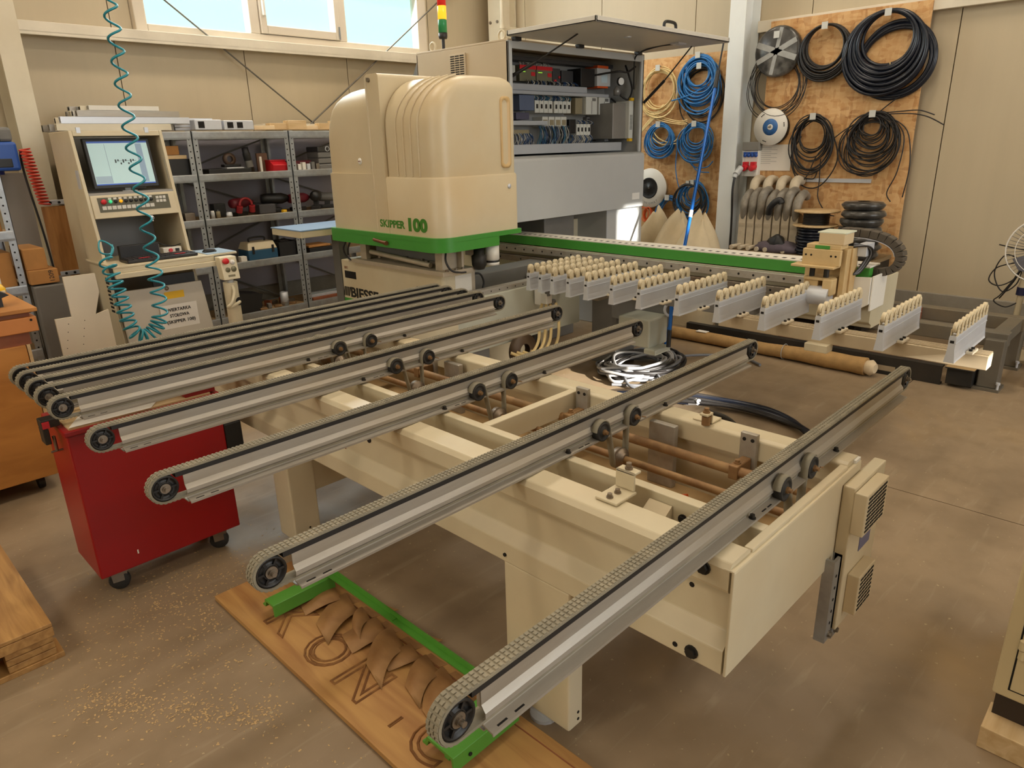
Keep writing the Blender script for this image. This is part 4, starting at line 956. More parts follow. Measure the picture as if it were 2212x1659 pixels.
coil('cable_coil', 'loose coil of thin black cable below the tight ring', 2.79, 1.88, .11, .205, .0055, 15, CABLEK, .05, 1.25, .06,
     extra=(([(6.85, 2.90, 1.70), (6.85, 2.98, 1.50), (6.85, 2.86, 1.27), (6.85, 2.68, 1.26), (6.85, 2.55, 1.48), (6.85, 2.62, 1.72), (6.85, 2.74, 1.86)], .006), ([(6.86, 2.88, 1.8), (6.86, 2.97, 1.62), (6.86, 2.93, 1.38), (6.86, 2.76, 1.32), (6.86, 2.72, 1.40)], .0055), ([(6.85, 2.70, 1.5), (6.85, 2.69, 1.3), (6.84, 2.68, 1.15), (6.82, 2.58, 1.02), (6.80, 2.50, 1.0)], .005)), cat='cable')
ex = [([(6.86, 2.28, 1.87), (6.84, 2.05, 1.88), (6.82, 1.92, 1.88), (6.80, 1.80, 1.84)], .005), ([(6.86, 2.28, 1.86), (6.84, 2.02, 1.86), (6.82, 1.86, 1.83), (6.80, 1.72, 1.76)], .005), ([(6.86, 2.25, 1.88), (6.86, 2.18, 1.94), (6.85, 2.10, 2.0)], .005),
      ([(6.86, 2.16, 1.84), (6.85, 2.0, 1.72), (6.84, 1.94, 1.45), (6.84, 1.96, 1.18)], .005), ([(6.86, 2.14, 1.84), (6.85, 2.02, 1.68), (6.84, 2.03, 1.40), (6.84, 2.09, 1.22), (6.84, 2.05, 1.14)], .005), ([(6.86, 2.3, 1.86), (6.85, 2.52, 1.74), (6.84, 2.72, 1.55), (6.84, 2.80, 1.36), (6.84, 2.9, 1.22)], .005)]
coil('cable_coil', 'dense tangle of thin black cable with loose ends sticking out to the right', 2.28, 1.88, .07, .25, .0052, 30, CABLEK, .07, 1.0, .07, extra=ex, cat='cable')
# paper list, aluminium strip
o = MB().box(6.898, 6.904, 3.0, 3.33, 1.39, 1.63).build('paper_sheet', PAPER); tag(o, 'white paper list pinned below the white cable reel', 'paper')
for k in range(9): MB().box(6.8972, 6.8979, 3.20-.06*(k % 2), 3.31, 1.60-.018*k, 1.603-.018*k).build('text_line', M('ink_grey', '8A8A88', .8, 0, 0), o)
o = MB().box(6.89, 6.904, 2.25, 2.91, 1.29, 1.325).build('metal_strip', ALU2, bevel=.002); tag(o, 'aluminium strip screwed to the chipboard below the loose cables', 'strip')
for k in range(3): MB().box(6.886, 6.891, 2.85-.012*k, 2.856-.012*k, 1.292, 1.323).build('strip_notch', STEEL, o)
# socket box
t = thing('socket_box', 'grey wall box with four blue sockets and two red power outlets', 'socket box', (6.9, 3.42, 1.34))
MB().box(6.84, 6.998, 3.30, 3.44, 1.335, 1.58).box(6.84, 6.998, 3.44, 3.468, 1.335, 1.58).build('box_body', WHITE, t, bevel=.006)
MB().box(6.825, 6.998, 3.295, 3.468, 1.58, 1.66).build('fuse_window', M('smoked_grey', '86837C', .25, 0, .08, 6), t, bevel=.006)
for k in range(4):
    MB().lathe([(0, .014), (.014, .014), (.018, .008), (.018, 0)], (6.84, 3.325+k*.037, 1.535), (-1, 0, 0), 16).box(6.828, 6.84, 3.31+k*.037, 3.34+k*.037, 1.548, 1.566).build('blue_socket', BLUE, t)
for y in (3.335, 3.415): MB().box(6.80, 6.84, y-.025, y+.025, 1.40, 1.475).lathe([(0, .07), (.028, .07), (.03, .03), (.03, 0)], (6.84, y, 1.43), (-1, 0, -.25), 16).build('red_outlet', REDP, t, bevel=.004)
pg = MB().cyl((6.77, 3.44, 1.42), (6.70, 3.45, 1.36), .03, 14).cyl((6.70, 3.45, 1.36), (6.68, 3.452, 1.33), .02, 12).build('power_plug', GREY, t)
MB().tube(spline([(6.68, 3.452, 1.33), (6.66, 3.452, 1.20), (6.66, 3.44, .95), (6.65, 3.43, .70), (6.64, 3.42, .3), (6.6, 3.4, .02)], 8), .011, 8).build('power_cable', CABLEK, t)

# ---- left chipboard: blue and yellow hoses
random.seed(5)
coil('hose_coil', 'thick coil of bright blue hose at the top of the left chipboard', 4.0, 2.50, .12, .235, .0085, 20, BLUEH, .10, 1.0, .03, extra=(([(6.84, 3.9, 2.2), (6.82, 4.1, 2.12), (6.80, 4.28, 2.08)], .008),))
coil('hose_coil', 'black hose loops showing behind the top blue coil', 3.98, 2.40, .19, .25, .007, 5, CABLEK, .05, 1.1, .03, x=6.895)
coil('hose_coil', 'pale yellow hose coil beside the open cabinet', 4.46, 2.42, .17, .235, .0065, 9, PALEY, .05, 1.0, .04,
     extra=tuple(([(6.85, 4.42-.01*k, 2.05), (6.84, 4.45+.02*k, 1.97), (6.83, 4.55+.02*k, 1.88), (6.82, 4.66+.01*k, 1.78)], .007) for k in range(3))+tuple(([(6.85, 4.66, 2.02-.02*k), (6.84, 4.42, 1.93-.02*k), (6.83, 4.2, 1.88-.015*k), (6.83, 4.1, 1.89-.02*k)], .006) for k in range(3))+(([(6.85, 4.6, 1.9), (6.84, 4.45, 1.72), (6.84, 4.25, 1.68), (6.84, 4.12, 1.85)], .006), ([(6.85, 4.62, 1.8), (6.84, 4.42, 1.66), (6.84, 4.22, 1.66)], .006)))
coil('hose_coil', 'blue hose coil below the pale yellow one', 4.43, 1.87, .10, .19, .0065, 14, BLUEH, .04, .95, .03)
coil('hose_coil', 'blue hose coil behind the middle of the blue pole', 4.0, 1.86, .09, .20, .0065, 16, BLUEH, .05, .95, .03, extra=(([(6.84, 4.2, 1.7), (6.84, 4.22, 1.45), (6.84, 4.18, 1.25), (6.84, 4.1, 1.12)], .006), ([(6.84, 4.15, 1.62), (6.84, 4.02, 1.44), (6.84, 3.86, 1.42), (6.83, 3.78, 1.48)], .006), ([(6.84, 4.1, 1.6), (6.84, 3.98, 1.40), (6.84, 3.82, 1.37)], .006)))
coil('hose_coil', 'mixed blue and black hose coil low on the left chipboard', 3.99, 1.28, .08, .20, .006, 12, BLUEH, .06, 1.05, .04)
coil('hose_coil', 'black hose ring over the lowest blue coil', 4.03, 1.27, .13, .20, .009, 4, CABLEK, .02, 1.0, .02, x=6.83)
coil('hose_coil', 'bunch of blue hose hanging low beside the white pneumatic reel', 4.28, 1.12, .12, .16, .007, 10, BLUEH, .04, 1.5, .04)
t = thing('hose_reel', 'white flanged hose reel with a black hub and printed rim beside the cabinet', 'reel', (6.88, 4.53, 1.2))
MB().lathe([(0, 0), (.16, 0), (.16, .07), (0, .07)], (6.90, 4.50, 1.19), (-1, 0, 0), 32).build('wound_hose', M('wound_cream', 'BFAE8E', .6, 0, .1, 8), t)
MB().lathe([(.06, .07), (.205, .07), (.21, .076), (.205, .084), (.06, .084)], (6.90, 4.52, 1.2), (-1, 0, 0), 40).build('reel_flange', WHITE, t)
MB().lathe([(0, .092), (.02, .092), (.025, .086), (.10, .086), (.108, .09), (.112, .084)], (6.90, 4.53, 1.2), (-1, 0, 0), 32).build('reel_hub', BLACK, t)
for k in range(8): MB().cyl((6.8135, 4.53+.07*math.cos(k*.785), 1.2+.07*math.sin(k*.785)), (6.812, 4.53+.07*math.cos(k*.785), 1.2+.07*math.sin(k*.785)), .006, 8).build('hub_hole', HOLE, t)
for k, c in enumerate('PNEUMAT'):
    a = -2.2+k*.2; text('rim_print', c, .032, (6.8155, 4.52-.172*math.cos(a), 1.2+.172*math.sin(a)), (0, -math.cos(a+1.57), math.sin(a+1.57)), (0, math.cos(a), -math.sin(a)), MATS['ink_grey'], t, .0005)
hook(t, 4.52, 1.2, False)
MBX = MB()
for k in range(7): MBX.tube(ring(4.56+random.uniform(-.03, .03), .93+random.uniform(-.03, .03), .05, .08, 6.86-.02*(k % 3), .1), .006, 6, True)
o = MBX.build('rope_bundle', ORANGE); tag(o, 'small red-orange rope bundle under the white hose reel', 'rope')
# blue pole leaning on the wall
t = thing('blue_pole', 'long blue telescopic pole leaning against the white column', 'pole', (5.09, 3.156, 0))
A = Vector((5.09, 3.156, .01)); B_ = Vector((6.55, 3.64, 2.23)); Cc = Vector((6.59, 3.61, 2.585))
MB().cyl(A, B_, .016, 12).build('tube', M('gloss_blue_metal', '1C5FB0', .25, .4, .03, 5), t)
MB().cyl(B_, Cc, .008, 8).cyl(B_-(B_-A).normalized()*.1, B_+(Cc-B_)*.2, .021, 12).build('black_tip', BLACK, t)
k_ = A+(B_-A)*.46; MB().cyl(k_, k_+(B_-A).normalized()*.07, .0175, 12).build('pole_label', LABELW, t)
# bench with the dusty brackets
t = thing('workbench', 'low black-sided bench with a dusty brown top along the right wall', 'bench', (6.45, 2.7, 0))
MB().box(6.37, 6.885, 1.99, 3.32, .645, .68).build('bench_top', wood('dusty_top', '8F7A5C', '75603F', 2, (1, 8, 8)), t, bevel=.003)
MB().box(6.38, 6.88, 2.0, 2.02, .06, .645).box(6.38, 6.88, 3.29, 3.31, .06, .645).box(6.86, 6.88, 2.02, 3.29, .06, .645).build('bench_side', BSTEEL, t)
MB().box(6.38, 6.86, 2.02, 3.29, .25, .27).build('bench_shelf', MATS['dusty_top'], t)
for x in (6.41, 6.84):
    for y in (2.04, 3.27): MB().box(x-.02, x+.02, y-.02, y+.02, 0, .645).build('bench_leg', BSTEEL, t)
def foot_bracket(y, h, bend, lab):
    t = thing('wrapped_bracket', lab, 'bracket', (6.6, y, .68), 'dusty brackets on the bench')
    body = [(6.55, .68), (6.64, .68), (6.64, .9), (6.66, .95), (6.66, 1.0+h), (6.60, 1.03+h), (6.55, 1.0+h), (6.545, .92), (6.55, .88)]
    MB().prism(body, 'y', y-.035, y+.035).build('body', DUSTY, t, bevel=.018, seg=3)
    MB().tube(spline([(6.58, y, .95), (6.56, y-.005, 1.05), (6.58, y-.01, 1.14+h), (6.66, y-.02, 1.20+h*.6), (6.74, y-.02, 1.16+h*.6)], 5), [.03+.012*math.sin(i*.15) for i in range(21)], 10).build('wrapped_arm', M('wrap_grey', '857D70', .45, 0, .3, 14, dirt='5A5248', dirt_amt=.7), t)
    MB().tube(spline([(6.62, y, .705), (6.50, y+.01, .703), (6.40, y+.02, .703)], 5), .022, 10).build('toe', DUSTY, t)
LB = ['nearest the column', 'second from the column', 'third from the column, with a bulging wrap', 'in the middle of the row', 'third from the cable spool', 'second from the cable spool', 'next to the cable spool']
for k in range(7): foot_bracket(3.27-k*.085, .02*(k % 3), 0, 'dusty wrapped bracket standing on the bench, '+LB[k])
o = MB().tube(spline([(6.50, 2.99, 1.02), (6.48, 2.97, 1.08), (6.48, 2.93, 1.13), (6.50, 2.89, 1.15), (6.5, 2.87, 1.12)], 5), .028, 10).build('black_sleeve', BLACK); tag(o, 'black curved sleeve hung over the middle dusty brackets', 'sleeve')
# pipes elbows above the brackets
for k in range(4):
    y = 3.26-k*.13
    o = MB().tube(spline([(6.88, y, 1.30), (6.80, y, 1.31), (6.72, y-.01, 1.28), (6.68, y-.02, 1.20)], 5), .045, 12).build('dusty_elbow', DUSTY); tag(o, 'dusty elbow piece on the wall under the paper list, %s' % ('left end of the row', 'second from the left', 'third from the left', 'right end of the row')[k], 'elbow', 'dusty elbows')
# spool, second spool and stack of wrapped coils
t = thing('cable_spool', 'wooden-flanged spool of black cable standing on the bench', 'spool', (6.55, 2.56, .68))
MB().lathe([(0, .93), (.19, .93), (.195, .937), (.19, .945), (0, .945)], (6.55, 2.56, 0), (0, 0, 1), 30).lathe([(0, 1.055), (.19, 1.055), (.195, 1.062), (.19, 1.07), (0, 1.07)], (6.55, 2.56, 0), (0, 0, 1), 30).build('flange', PALEW, t)
mb = MB()
for k in range(8): mb.tube([(6.55+.105*math.cos(a), 2.56+.105*math.sin(a), .952+.0135*k) for a in [2*math.pi*i/28 for i in range(28)]], .0078, 6, True)
mb.build('wound_cable', CABLEK, t)
MB().cyl((6.55, 2.56, .93), (6.55, 2.56, 1.06), .10, 20).build('core', BLACK, t)
t = thing('cable_spool', 'black shrink-wrapped coil of hose under the wooden spool', 'coil', (6.55, 2.56, .68))
mb = MB()
for k in range(9): mb.tube([(6.55+(.14+.012*math.sin(k*2.1))*math.cos(a), 2.56+(.14+.012*math.sin(k*1.7))*math.sin(a), .694+.0265*k) for a in [2*math.pi*i/28 for i in range(28)]], .0135, 8, True)
mb.build('wound_hose', NAVY, t)
MB().cyl((6.55, 2.56, .682), (6.55, 2.56, .92), .125, 20).build('core', BLACK, t)
STK = ['lowest', 'second from the bottom', 'third from the bottom', 'fourth from the bottom', 'fifth from the bottom', 'second from the top', 'topmost']
for k in range(7):
    o = MB().lathe([(.05, .0), (.15, .002), (.172+.008*math.sin(k*3), .022), (.175, .04), (.16+.01*math.sin(k*5), .062), (.05, .066)], (6.52+.012*math.sin(k*2.3), 2.16+.012*math.cos(k*1.9), .682+.069*k), (0, 0, 1), 26).build('wrapped_coil', PLASTICWRAP)
    tag(o, 'film-wrapped flat cable coil in the stack by the spool, %s' % STK[k], 'coil', 'stack of wrapped coils')
t = thing('rag_bag', 'crumpled black and purple bag tied in a knot on the bench edge', 'bag', (6.50, 2.86, .68))
def blob(c, rx, ry, rz, jit, seed, n=22, m=10, flat=.35):
    random.seed(seed); mb = MB(); rings = []
    ph = [random.uniform(0, 6.28) for _ in range(8)]
    for k in range(m+1):
        tt = math.pi*(.02+.96*k/m)-math.pi/2; row = []
        for i in range(n):
            a = 2*math.pi*i/n
            j = 1+jit*(math.sin(3*a+ph[0]+2*tt)+.7*math.sin(5*a+ph[1]-3*tt)+.5*math.sin(8*a+ph[2])+.6*math.sin(4*tt+ph[3]+a))
            zz = math.sin(tt); zz = max(zz, -flat)
            row.append((c[0]+rx*j*math.cos(tt)*math.cos(a), c[1]+ry*j*math.cos(tt)*math.sin(a), c[2]+rz*(zz+flat)*(1+jit*.4*math.sin(2*a+ph[4]))))
        rings.append(row)
    return mb.loft(rings)
blob((6.50, 2.86, .681), .11, .22, .075, .09, 3).build('bag_body', M('purple_grey_cloth', '5A5058', .9, 0, .2, 12), t)
blob((6.48, 2.87, .72), .06, .08, .09, .12, 8).build('bag_knot', BLACK, t)
# cloth sacks behind the guide beam
SKL = [('pale cloth sack slumped beside the cabinet leg', (6.48, 4.33, 0), .36, .28, .72, 21), ('pale cloth sack in the middle behind the blue pole', (6.36, 3.93, 0), .34, .30, .72, 22), ('big pale cloth sack with a dark clip near the white column', (6.12, 3.56, 0), .30, .30, .74, 23)]
for lb, c, rx, ry, rz, sd in SKL:
    t = thing('cloth_sack', lb, 'sack', c, 'cloth sacks by the wall')
    mb = MB(); rings = []; random.seed(sd); ph = [random.uniform(0, 6.28) for _ in range(6)]
    H_ = rz*1.32
    for k in range(15):
        u = k/14; sc = max(.12, (1-u**2.4)**.62)*(1+.04*math.sin(8*u+ph[4])); row = []
        for i in range(28):
            a = 2*math.pi*i/28
            j = 1+.10*math.sin(2*a+ph[0]+3*u)+.10*math.sin(5*a+ph[1])*u+.05*math.sin(9*a+ph[2]-6*u)
            row.append((c[0]+rx*sc*j*math.cos(a)+.08*u, c[1]+ry*sc*j*math.sin(a)-.06*u*u, .002+H_*u*(1+.07*math.sin(a+ph[3])*u+.04*math.sin(3*a+ph[5])*u)))
        rings.append(row)
    top = rings[-1]; mx = [sum(p[q] for p in top)/28 for q in range(3)]
    for q, dz in ((.6, .015), (.15, -.02)): rings.append([(mx[0]+(p[0]-mx[0])*q, mx[1]+(p[1]-mx[1])*q, p[2]*q+mx[2]*(1-q)+dz) for p in top])
    mb.loft(rings).build('sack_body', SACK, t)
    if sd == 23: MB().cyl((c[0]-.0, c[1]-.10, H_*.80), (c[0]-.03, c[1]-.15, H_*.77), .025, 8).build('sack_clip', BLACK, t)
# pedestal fan at the right edge
t = thing('pedestal_fan', 'pedestal fan with a wire guard and blue collar at the right edge', 'fan', (6.25, .90, 0))
fc = Vector((6.22, .80, .86)); fd = Vector((-.9, -.1, .1)).normalized(); _, fu, fv = MB.frame(fd)
mb = MB()
for rr_, off in ((.24, 0), (.18, .03), (.11, .05)): mb.tube([fc+fd*off+(fu*math.cos(a)+fv*math.sin(a))*rr_ for a in [2*math.pi*i/36 for i in range(36)]], .006 if rr_ > .2 else .003, 6, True)
mb.build('guard_ring', WHITE, t)
mb = MB()
for k in range(48):
    a = 2*math.pi*k/48; dd = fu*math.cos(a)+fv*math.sin(a)
    mb.tube([fc+dd*.24, fc+dd*.18+fd*.03, fc+dd*.08+fd*.055], .0016, 4)
    mb.tube([fc+dd*.24, fc+dd*.18-fd*.05, fc+dd*.06-fd*.07], .0016, 4)
mb.build('guard_wires', GREYD, t)['kind'] = 'stuff'
for k in range(3):
    a = k*2.094+.4; d1 = fu*math.cos(a)+fv*math.sin(a); d2 = fu*math.cos(a+.9)+fv*math.sin(a+.9)
    MB().add([fc+d1*.03, fc+d1*.20+fd*.02, fc+(d1+d2)*.115+fd*.005, fc+d2*.19-fd*.03, fc+d2*.04-fd*.01, fc+(d1+d2)*.03], [(0, 1, 2, 5), (5, 2, 3, 4)]).build('fan_blade', M('blade_grey', '6C6C74', .4, 0, .1, 8), t)
MB().cyl(fc-fd*.12, fc+fd*.04, .05, 14).build('fan_motor', M('motor_brown', '8C5A3C', .5, 0, .1, 6), t)
MB().cyl((6.3, .90, .03), (6.3, .90, .55), .022, 12).cyl((6.3, .90, .55), (6.29, .88, .72), .03, 12).cyl((6.29, .88, .7), fc-fd*.08, .025, 10).build('fan_pole', CREAM, t)
MB().cyl((6.3, .90, .50), (6.3, .90, .56), .034, 14).build('pole_collar', M('navy_plastic', '242848', .4, 0, .05, 5), t)
MB().cyl((6.3, .90, 0), (6.3, .90, .03), .20, 28).build('fan_base', CREAM, t)
mb = MB()
for pts in ([(6.28, .95, .75), (6.26, 1.08, .70), (6.26, 1.12, .60), (6.27, 1.05, .56), (6.28, .96, .62), (6.28, .92, .74)], [(6.28, .93, .76), (6.26, 1.04, .80), (6.25, 1.09, .66), (6.26, 1.02, .52), (6.28, .94, .58), (6.28, .92, .70)], [(6.28, .92, .70), (6.26, 1.02, .50), (6.26, 1.06, .44), (6.27, .98, .40), (6.29, .91, .44)], [(6.28, .92, .74), (6.26, .98, .56), (6.27, 1.03, .46), (6.28, .96, .60), (6.28, .92, .72)], [(6.28, .90, .84), (6.24, 1.0, .86), (6.22, 1.09, .88)]):
    mb.tube(spline(pts, 6), .005, 6)
mb.build('fan_cord', CABLEK, t)
t.location.x += .27; t.location.y += .04

# ================================================================== OPERATOR CONSOLE
OC = thing('operator_console', 'tall cream operator console with a monitor recess and button panel', 'console', (1.79, 5.5, 0))
def yf(z): return 5.22+(z-.4)*.19      # face leans back towards the top
CXA, CXB = 1.49, 2.085
def quadbox(mb, x0, x1, z0, z1, d0, d1):
    """slab following the leaning face, from d0 to d1 behind it"""
    p = []
    for z in (z0, z1): p += [(x0, yf(z)+d0, z), (x1, yf(z)+d0, z), (x1, yf(z)+d1, z), (x0, yf(z)+d1, z)]
    return mb.hexa(p)
for x in (CXA, CXB-.022):
    mb = MB(); p = []
    for z in (.02, 1.85): p += [(x, yf(z), z), (x+.022, yf(z), z), (x+.022, 5.95, z), (x, 5.95, z)]
    mb.hexa(p).build('side_panel', CREAM, OC, bevel=.004)
quadbox(MB(), CXA+.022, CXB-.022, 1.815, 1.85, .0, .40).build('top_panel', CREAM, OC, bevel=.004)
MB().box(CXA+.022, CXB-.022, 5.93, 5.95, .02, 1.815).build('rear_panel', M('console_inside', '8F8C88', .55, 0, .05, 4), OC)
quadbox(MB(), CXA+.022, CXB-.022, 1.435, 1.45, .0, .40).build('monitor_shelf', MATS['console_inside'], OC)
quadbox(MB(), CXA+.022, CXB-.022, 1.285, 1.435, -.012, .03).build('control_panel', CREAM, OC, bevel=.005)
quadbox(MB(), CXA+.06, CXB-.07, 1.325, 1.42, -.0135, -.0115).build('button_field', M('olive_panel', '57533F', .5, 0, .05, 5), OC)
def pb(name, x, z, r, h, mat):
    y = yf(z)-.0135
    MB().lathe([(r, 0), (r, h*.6), (r*.85, h), (0, h)], (x, y, z), (0, -1, .19), 14).build(name, mat, OC)
pb('emergency_stop', 1.585, 1.392, .017, .022, REDP)
for k, (mt, nm) in enumerate(((M('led_lit_green', '3FCF8A', .4, 0, 0, emit=.8), 'green_button'), (BLACK, 'black_button'), (M('amber_lit', 'F0A818', .4, 0, 0, emit=.8), 'amber_button'), (BLACK, 'black_button'), (BLACK, 'black_button'), (BLACK, 'black_button'), (BLACK, 'black_button'), (BLACK, 'black_button'), (BLACK, 'black_button'))):
    pb(nm, 1.628+k*.033, 1.392, .0115, .012, mt)
    z = 1.41; MB().box(1.618+k*.033, 1.638+k*.033, yf(z)-.0145, yf(z)-.0125, 1.405, 1.418).build('button_label', WHITE, OC)
for k in range(11):
    z = 1.352; MB().box(1.57+k*.031, 1.596+k*.031, yf(z)-.0155, yf(z)-.0125, 1.335, 1.365).build('key_label', WHITE, OC)
for k in range(3):
    for q in range(3): MB().box(1.925+k*.024, 1.944+k*.024, yf(1.38)-.0165, yf(1.38)-.0125, 1.345+q*.024, 1.363+q*.024).build('key', WHITE, OC)
# desk shelf
MB().box(1.47, 2.14, 5.08, 5.66, .985, 1.0).box(1.47, 2.14, 5.08, 5.10, .955, .985).box(1.47, 2.2, 5.06, 5.09, .92, .955).build('desk_shelf', CREAM, OC, bevel=.004)
MB().box(2.10, 2.32, 5.10, 5.40, .985, 1.0).build('mouse_shelf', CREAM, OC, bevel=.003)
MB().box(2.105, 2.315, 5.105, 5.395, 1.0, 1.003).build('mouse_mat', M('mat_blue_grey', '8FA3B4', .6, 0, .03, 4), OC)
MB().cyl((1.86, 5.35, 1.276), (1.86, 5.335, 1.265), .012, 12).cyl((1.86, 5.338, 1.262), (1.86, 5.336, 1.245), .004, 8).build('console_key', ALU2, OC)
MB().cyl((2.065, 5.455, 1.50), (2.065, 5.485, 1.66), .006, 8).build('support_rod', STEEL, OC)
for x in (1.55, 1.98): MB().box(x-.012, x+.012, yf(1.85)-.006, yf(1.85)+.01, 1.835, 1.87).build('top_latch', ALU2, OC)
MB().box(CXA-.003, CXA, 5.46, 5.52, 1.48, 1.60).build('side_plate', ALU2, OC)
# lower door, tilted out in front of the recess
dr = MB(); dr.hexa([(1.50, 5.165, .36), (2.10, 5.165, .36), (2.10, 5.185, .36), (1.50, 5.185, .36), (1.50, 5.205, .81), (2.07, 5.205, .81), (2.07, 5.225, .81), (1.50, 5.225, .81)])
dr = dr.build('lower_door', M('door_grey_cream', 'BDB4A4', .5, 0, .04, 3), OC, bevel=.003)
MB().lathe([(0, .01), (.008, .01), (.012, .006), (.016, 0)], (1.82, 5.203, .79), (0, -1, 0), 14).build('door_lock', STEEL, dr)
MB().box(1.795, 1.93, 5.196, 5.199, .715, .765).build('warning_label', YELL, dr)
sg = MB().box(1.74, 2.0, 5.178, 5.181, .47, .675).build('paper_sign', PAPER, dr)
sg.rotation_euler = (R(-5), 0, 0); sg.location = sg.location
for i, (tx, x, z, wd) in enumerate((('WIERTARKA', 1.785, .628, .17), ('STOŁOWA', 1.80, .586, .135), ('(SKIPPER 100)', 1.772, .542, .20))):
    text('sign_text', tx, .032, (x, 5.1765, z), (1, 0, 0), (0, .0, 1), MATS['print_black'], dr, .001, .0006, wd)
sg.rotation_euler = (0, 0, 0)
MB().box(1.52, 2.06, 5.30, 5.92, .02, .05).build('console_floor', BLACK, OC)
MB().box(1.75, 2.04, 5.24, 5.26, .80, .875).build('dark_plate', BLACK, OC)
m_ = MB()
for k in range(9): m_.box(1.487, 1.4895, 5.30, 5.36, .66+k*.028, .675+k*.028)
m_.build('side_slots', HOLE, OC)['kind'] = 'stuff'
# monitor
MN = thing('monitor', 'black flat monitor showing a pale drawing program in the console', 'monitor', (1.80, 5.52, 1.45))
def mon(mb, x0, x1, z0, z1, d0, d1): return quadbox(mb, x0, x1, z0, z1, d0, d1)
mon(MB(), 1.575, 2.0, 1.475, 1.80, .06, .10).build('screen_bezel', BLACK, MN, bevel=.004)
SCM = M('screen_pale', 'A9C4C4', .3, 0, .02, 3, emit=.55)
mon(MB(), 1.595, 1.98, 1.497, 1.782, .0585, .0605).build('screen', SCM, MN)
def sb_(nm, x0, x1, z0, z1, col, e=.5): mon(MB(), x0, x1, z0, z1, .0575, .0592).build(nm, M('screen_'+col, col, .3, 0, 0, emit=e), MN)
sb_('title_bar', 1.595, 1.98, 1.770, 1.782, '3E5FA8'); sb_('task_bar', 1.595, 1.98, 1.497, 1.505, '3458B0'); sb_('tool_column', 1.90, 1.94, 1.51, 1.765, '7F95A8'); sb_('window_pane_line', 1.70, 1.702, 1.51, 1.765, '6E8894'); sb_('grey_block', 1.60, 1.70, 1.508, 1.555, '8FA4B0')
for k in range(9):
    x = 1.745+k*.0165; zz = 1.64+.012*math.sin(k*2.1); sb_('drawing', x, x+.009, zz, zz+.012+.01*(k % 3 == 0), '2C3A3C', .05)
sb_('drawing', 1.745, 1.885, 1.652, 1.654, '4A5A5C', .05)
MB().box(1.75, 1.85, 5.49, 5.60, 1.45, 1.456).box(1.78, 1.82, 5.53, 5.56, 1.456, 1.56).build('monitor_stand', GREY, MN, bevel=.003)
# keyboard, laptop-like box, mouse
o = MB().box(1.58, 2.05, 5.13, 5.30, 1.001, 1.022).build('keyboard', BLACK, bevel=.005); tag(o, 'black keyboard with red stickers on the console shelf', 'keyboard')
for r_ in range(4):
    for c in range(15): MB().box(1.595+c*.03, 1.619+c*.03, 5.145+r_*.036, 5.172+r_*.036, 1.022, 1.027).build('key', M('key_dark', '2E2A2A', .5, 0, .1, 8), o)
for x in (1.66, 1.90): MB().box(x, x+.07, 5.14, 5.165, 1.0275, 1.0285).build('red_sticker', REDP, o)
o = MB().box(1.60, 1.86, 5.32, 5.36, 1.001, 1.10).build('dark_box', BLACK, bevel=.004); tag(o, 'flat dark case standing behind the keyboard', 'case')
MB().box(1.86, 1.865, 5.325, 5.355, 1.01, 1.09).build('case_edge', GREYD, o)
t = thing('rocker_box', 'small white box with red and black switches right of the dark case', 'switch box', (1.97, 5.40, 1.0))
MB().box(1.90, 2.03, 5.36, 5.43, 1.001, 1.05).build('body', WHITE, t, bevel=.005); MB().cyl((1.95, 5.36, 1.03), (1.95, 5.345, 1.032), .013, 12).build('red_switch', REDP, t); MB().box(1.985, 2.01, 5.35, 5.36, 1.02, 1.04).build('black_switch', BLACK, t)
MB().tube(spline([(1.88, 5.42, 1.10), (1.92, 5.40, 1.07), (1.98, 5.40, 1.055), (2.05, 5.42, 1.06)], 5), .004, 6).build('cable', CABLEK, t)
t = thing('computer_mouse', 'black computer mouse on the small side shelf', 'mouse', (2.17, 5.22, 1.003))
random.seed(1); MB().ball((2.17, 5.22, 1.012), .048, .03, .02).build('body', BLACK, t); MB().box(2.125, 2.215, 5.195, 5.245, 1.003, 1.012).build('base', BLACK, t, bevel=.004)
# pillar with push-button box
PB = thing('button_pillar', 'cream post carrying a push-button box with a red stop button', 'control post', (2.2, 5.0, 0))
MB().loft([[(2.20+.05*math.cos(a), 5.02+.05*math.sin(a), z) for a in [2*math.pi*i/18 for i in range(18)]] for z in (.02, .80)]).box(2.10, 2.30, 4.92, 5.12, 0, .02).build('post', CREAM, PB)
bx = MB().hexa([(2.135, 4.955, .825), (2.255, 4.955, .825), (2.255, 5.04, .825), (2.135, 5.04, .825), (2.135, 4.985, .985), (2.255, 4.985, .985), (2.255, 5.07, .985), (2.135, 5.07, .985)]).build('button_box', M('box_ivory', 'DACDAE', .45, 0, .03, 4), PB, bevel=.006)
def pbb(nm, x, z, r, h, mt):
    y = 4.955+(z-.825)*.19; MB().lathe([(r, -.004), (r, h*.5), (r*1.25, h*.6), (r*1.25, h), (0, h+.003)], (x, y, z), (0, -1, .19), 16).build(nm, mt, bx)
pbb('stop_button', 2.165, .955, .017, .032, REDP); pbb('white_button', 2.218, .945, .014, .008, LABELW); pbb('olive_button', 2.175, .895, .014, .006, OLIVE); pbb('olive_button', 2.218, .897, .016, .006, OLIVE)
MB().box(2.17, 2.22, 4.958, 4.961, .845, .86).build('name_plate', TAN, bx)
MB().cyl((2.195, 5.0, .825), (2.195, 5.0, .785), .022, 12).build('cable_gland', GREY, bx)
MB().tube(spline([(2.195, 4.99, .79), (2.19, 4.95, .74), (2.15, 4.92, .67), (2.12, 4.93, .64), (2.15, 4.94, .635), (2.20, 4.95, .65), (2.23, 4.975, .655)], 6), .012, 8).build('cream_cable', CREAM, PB)
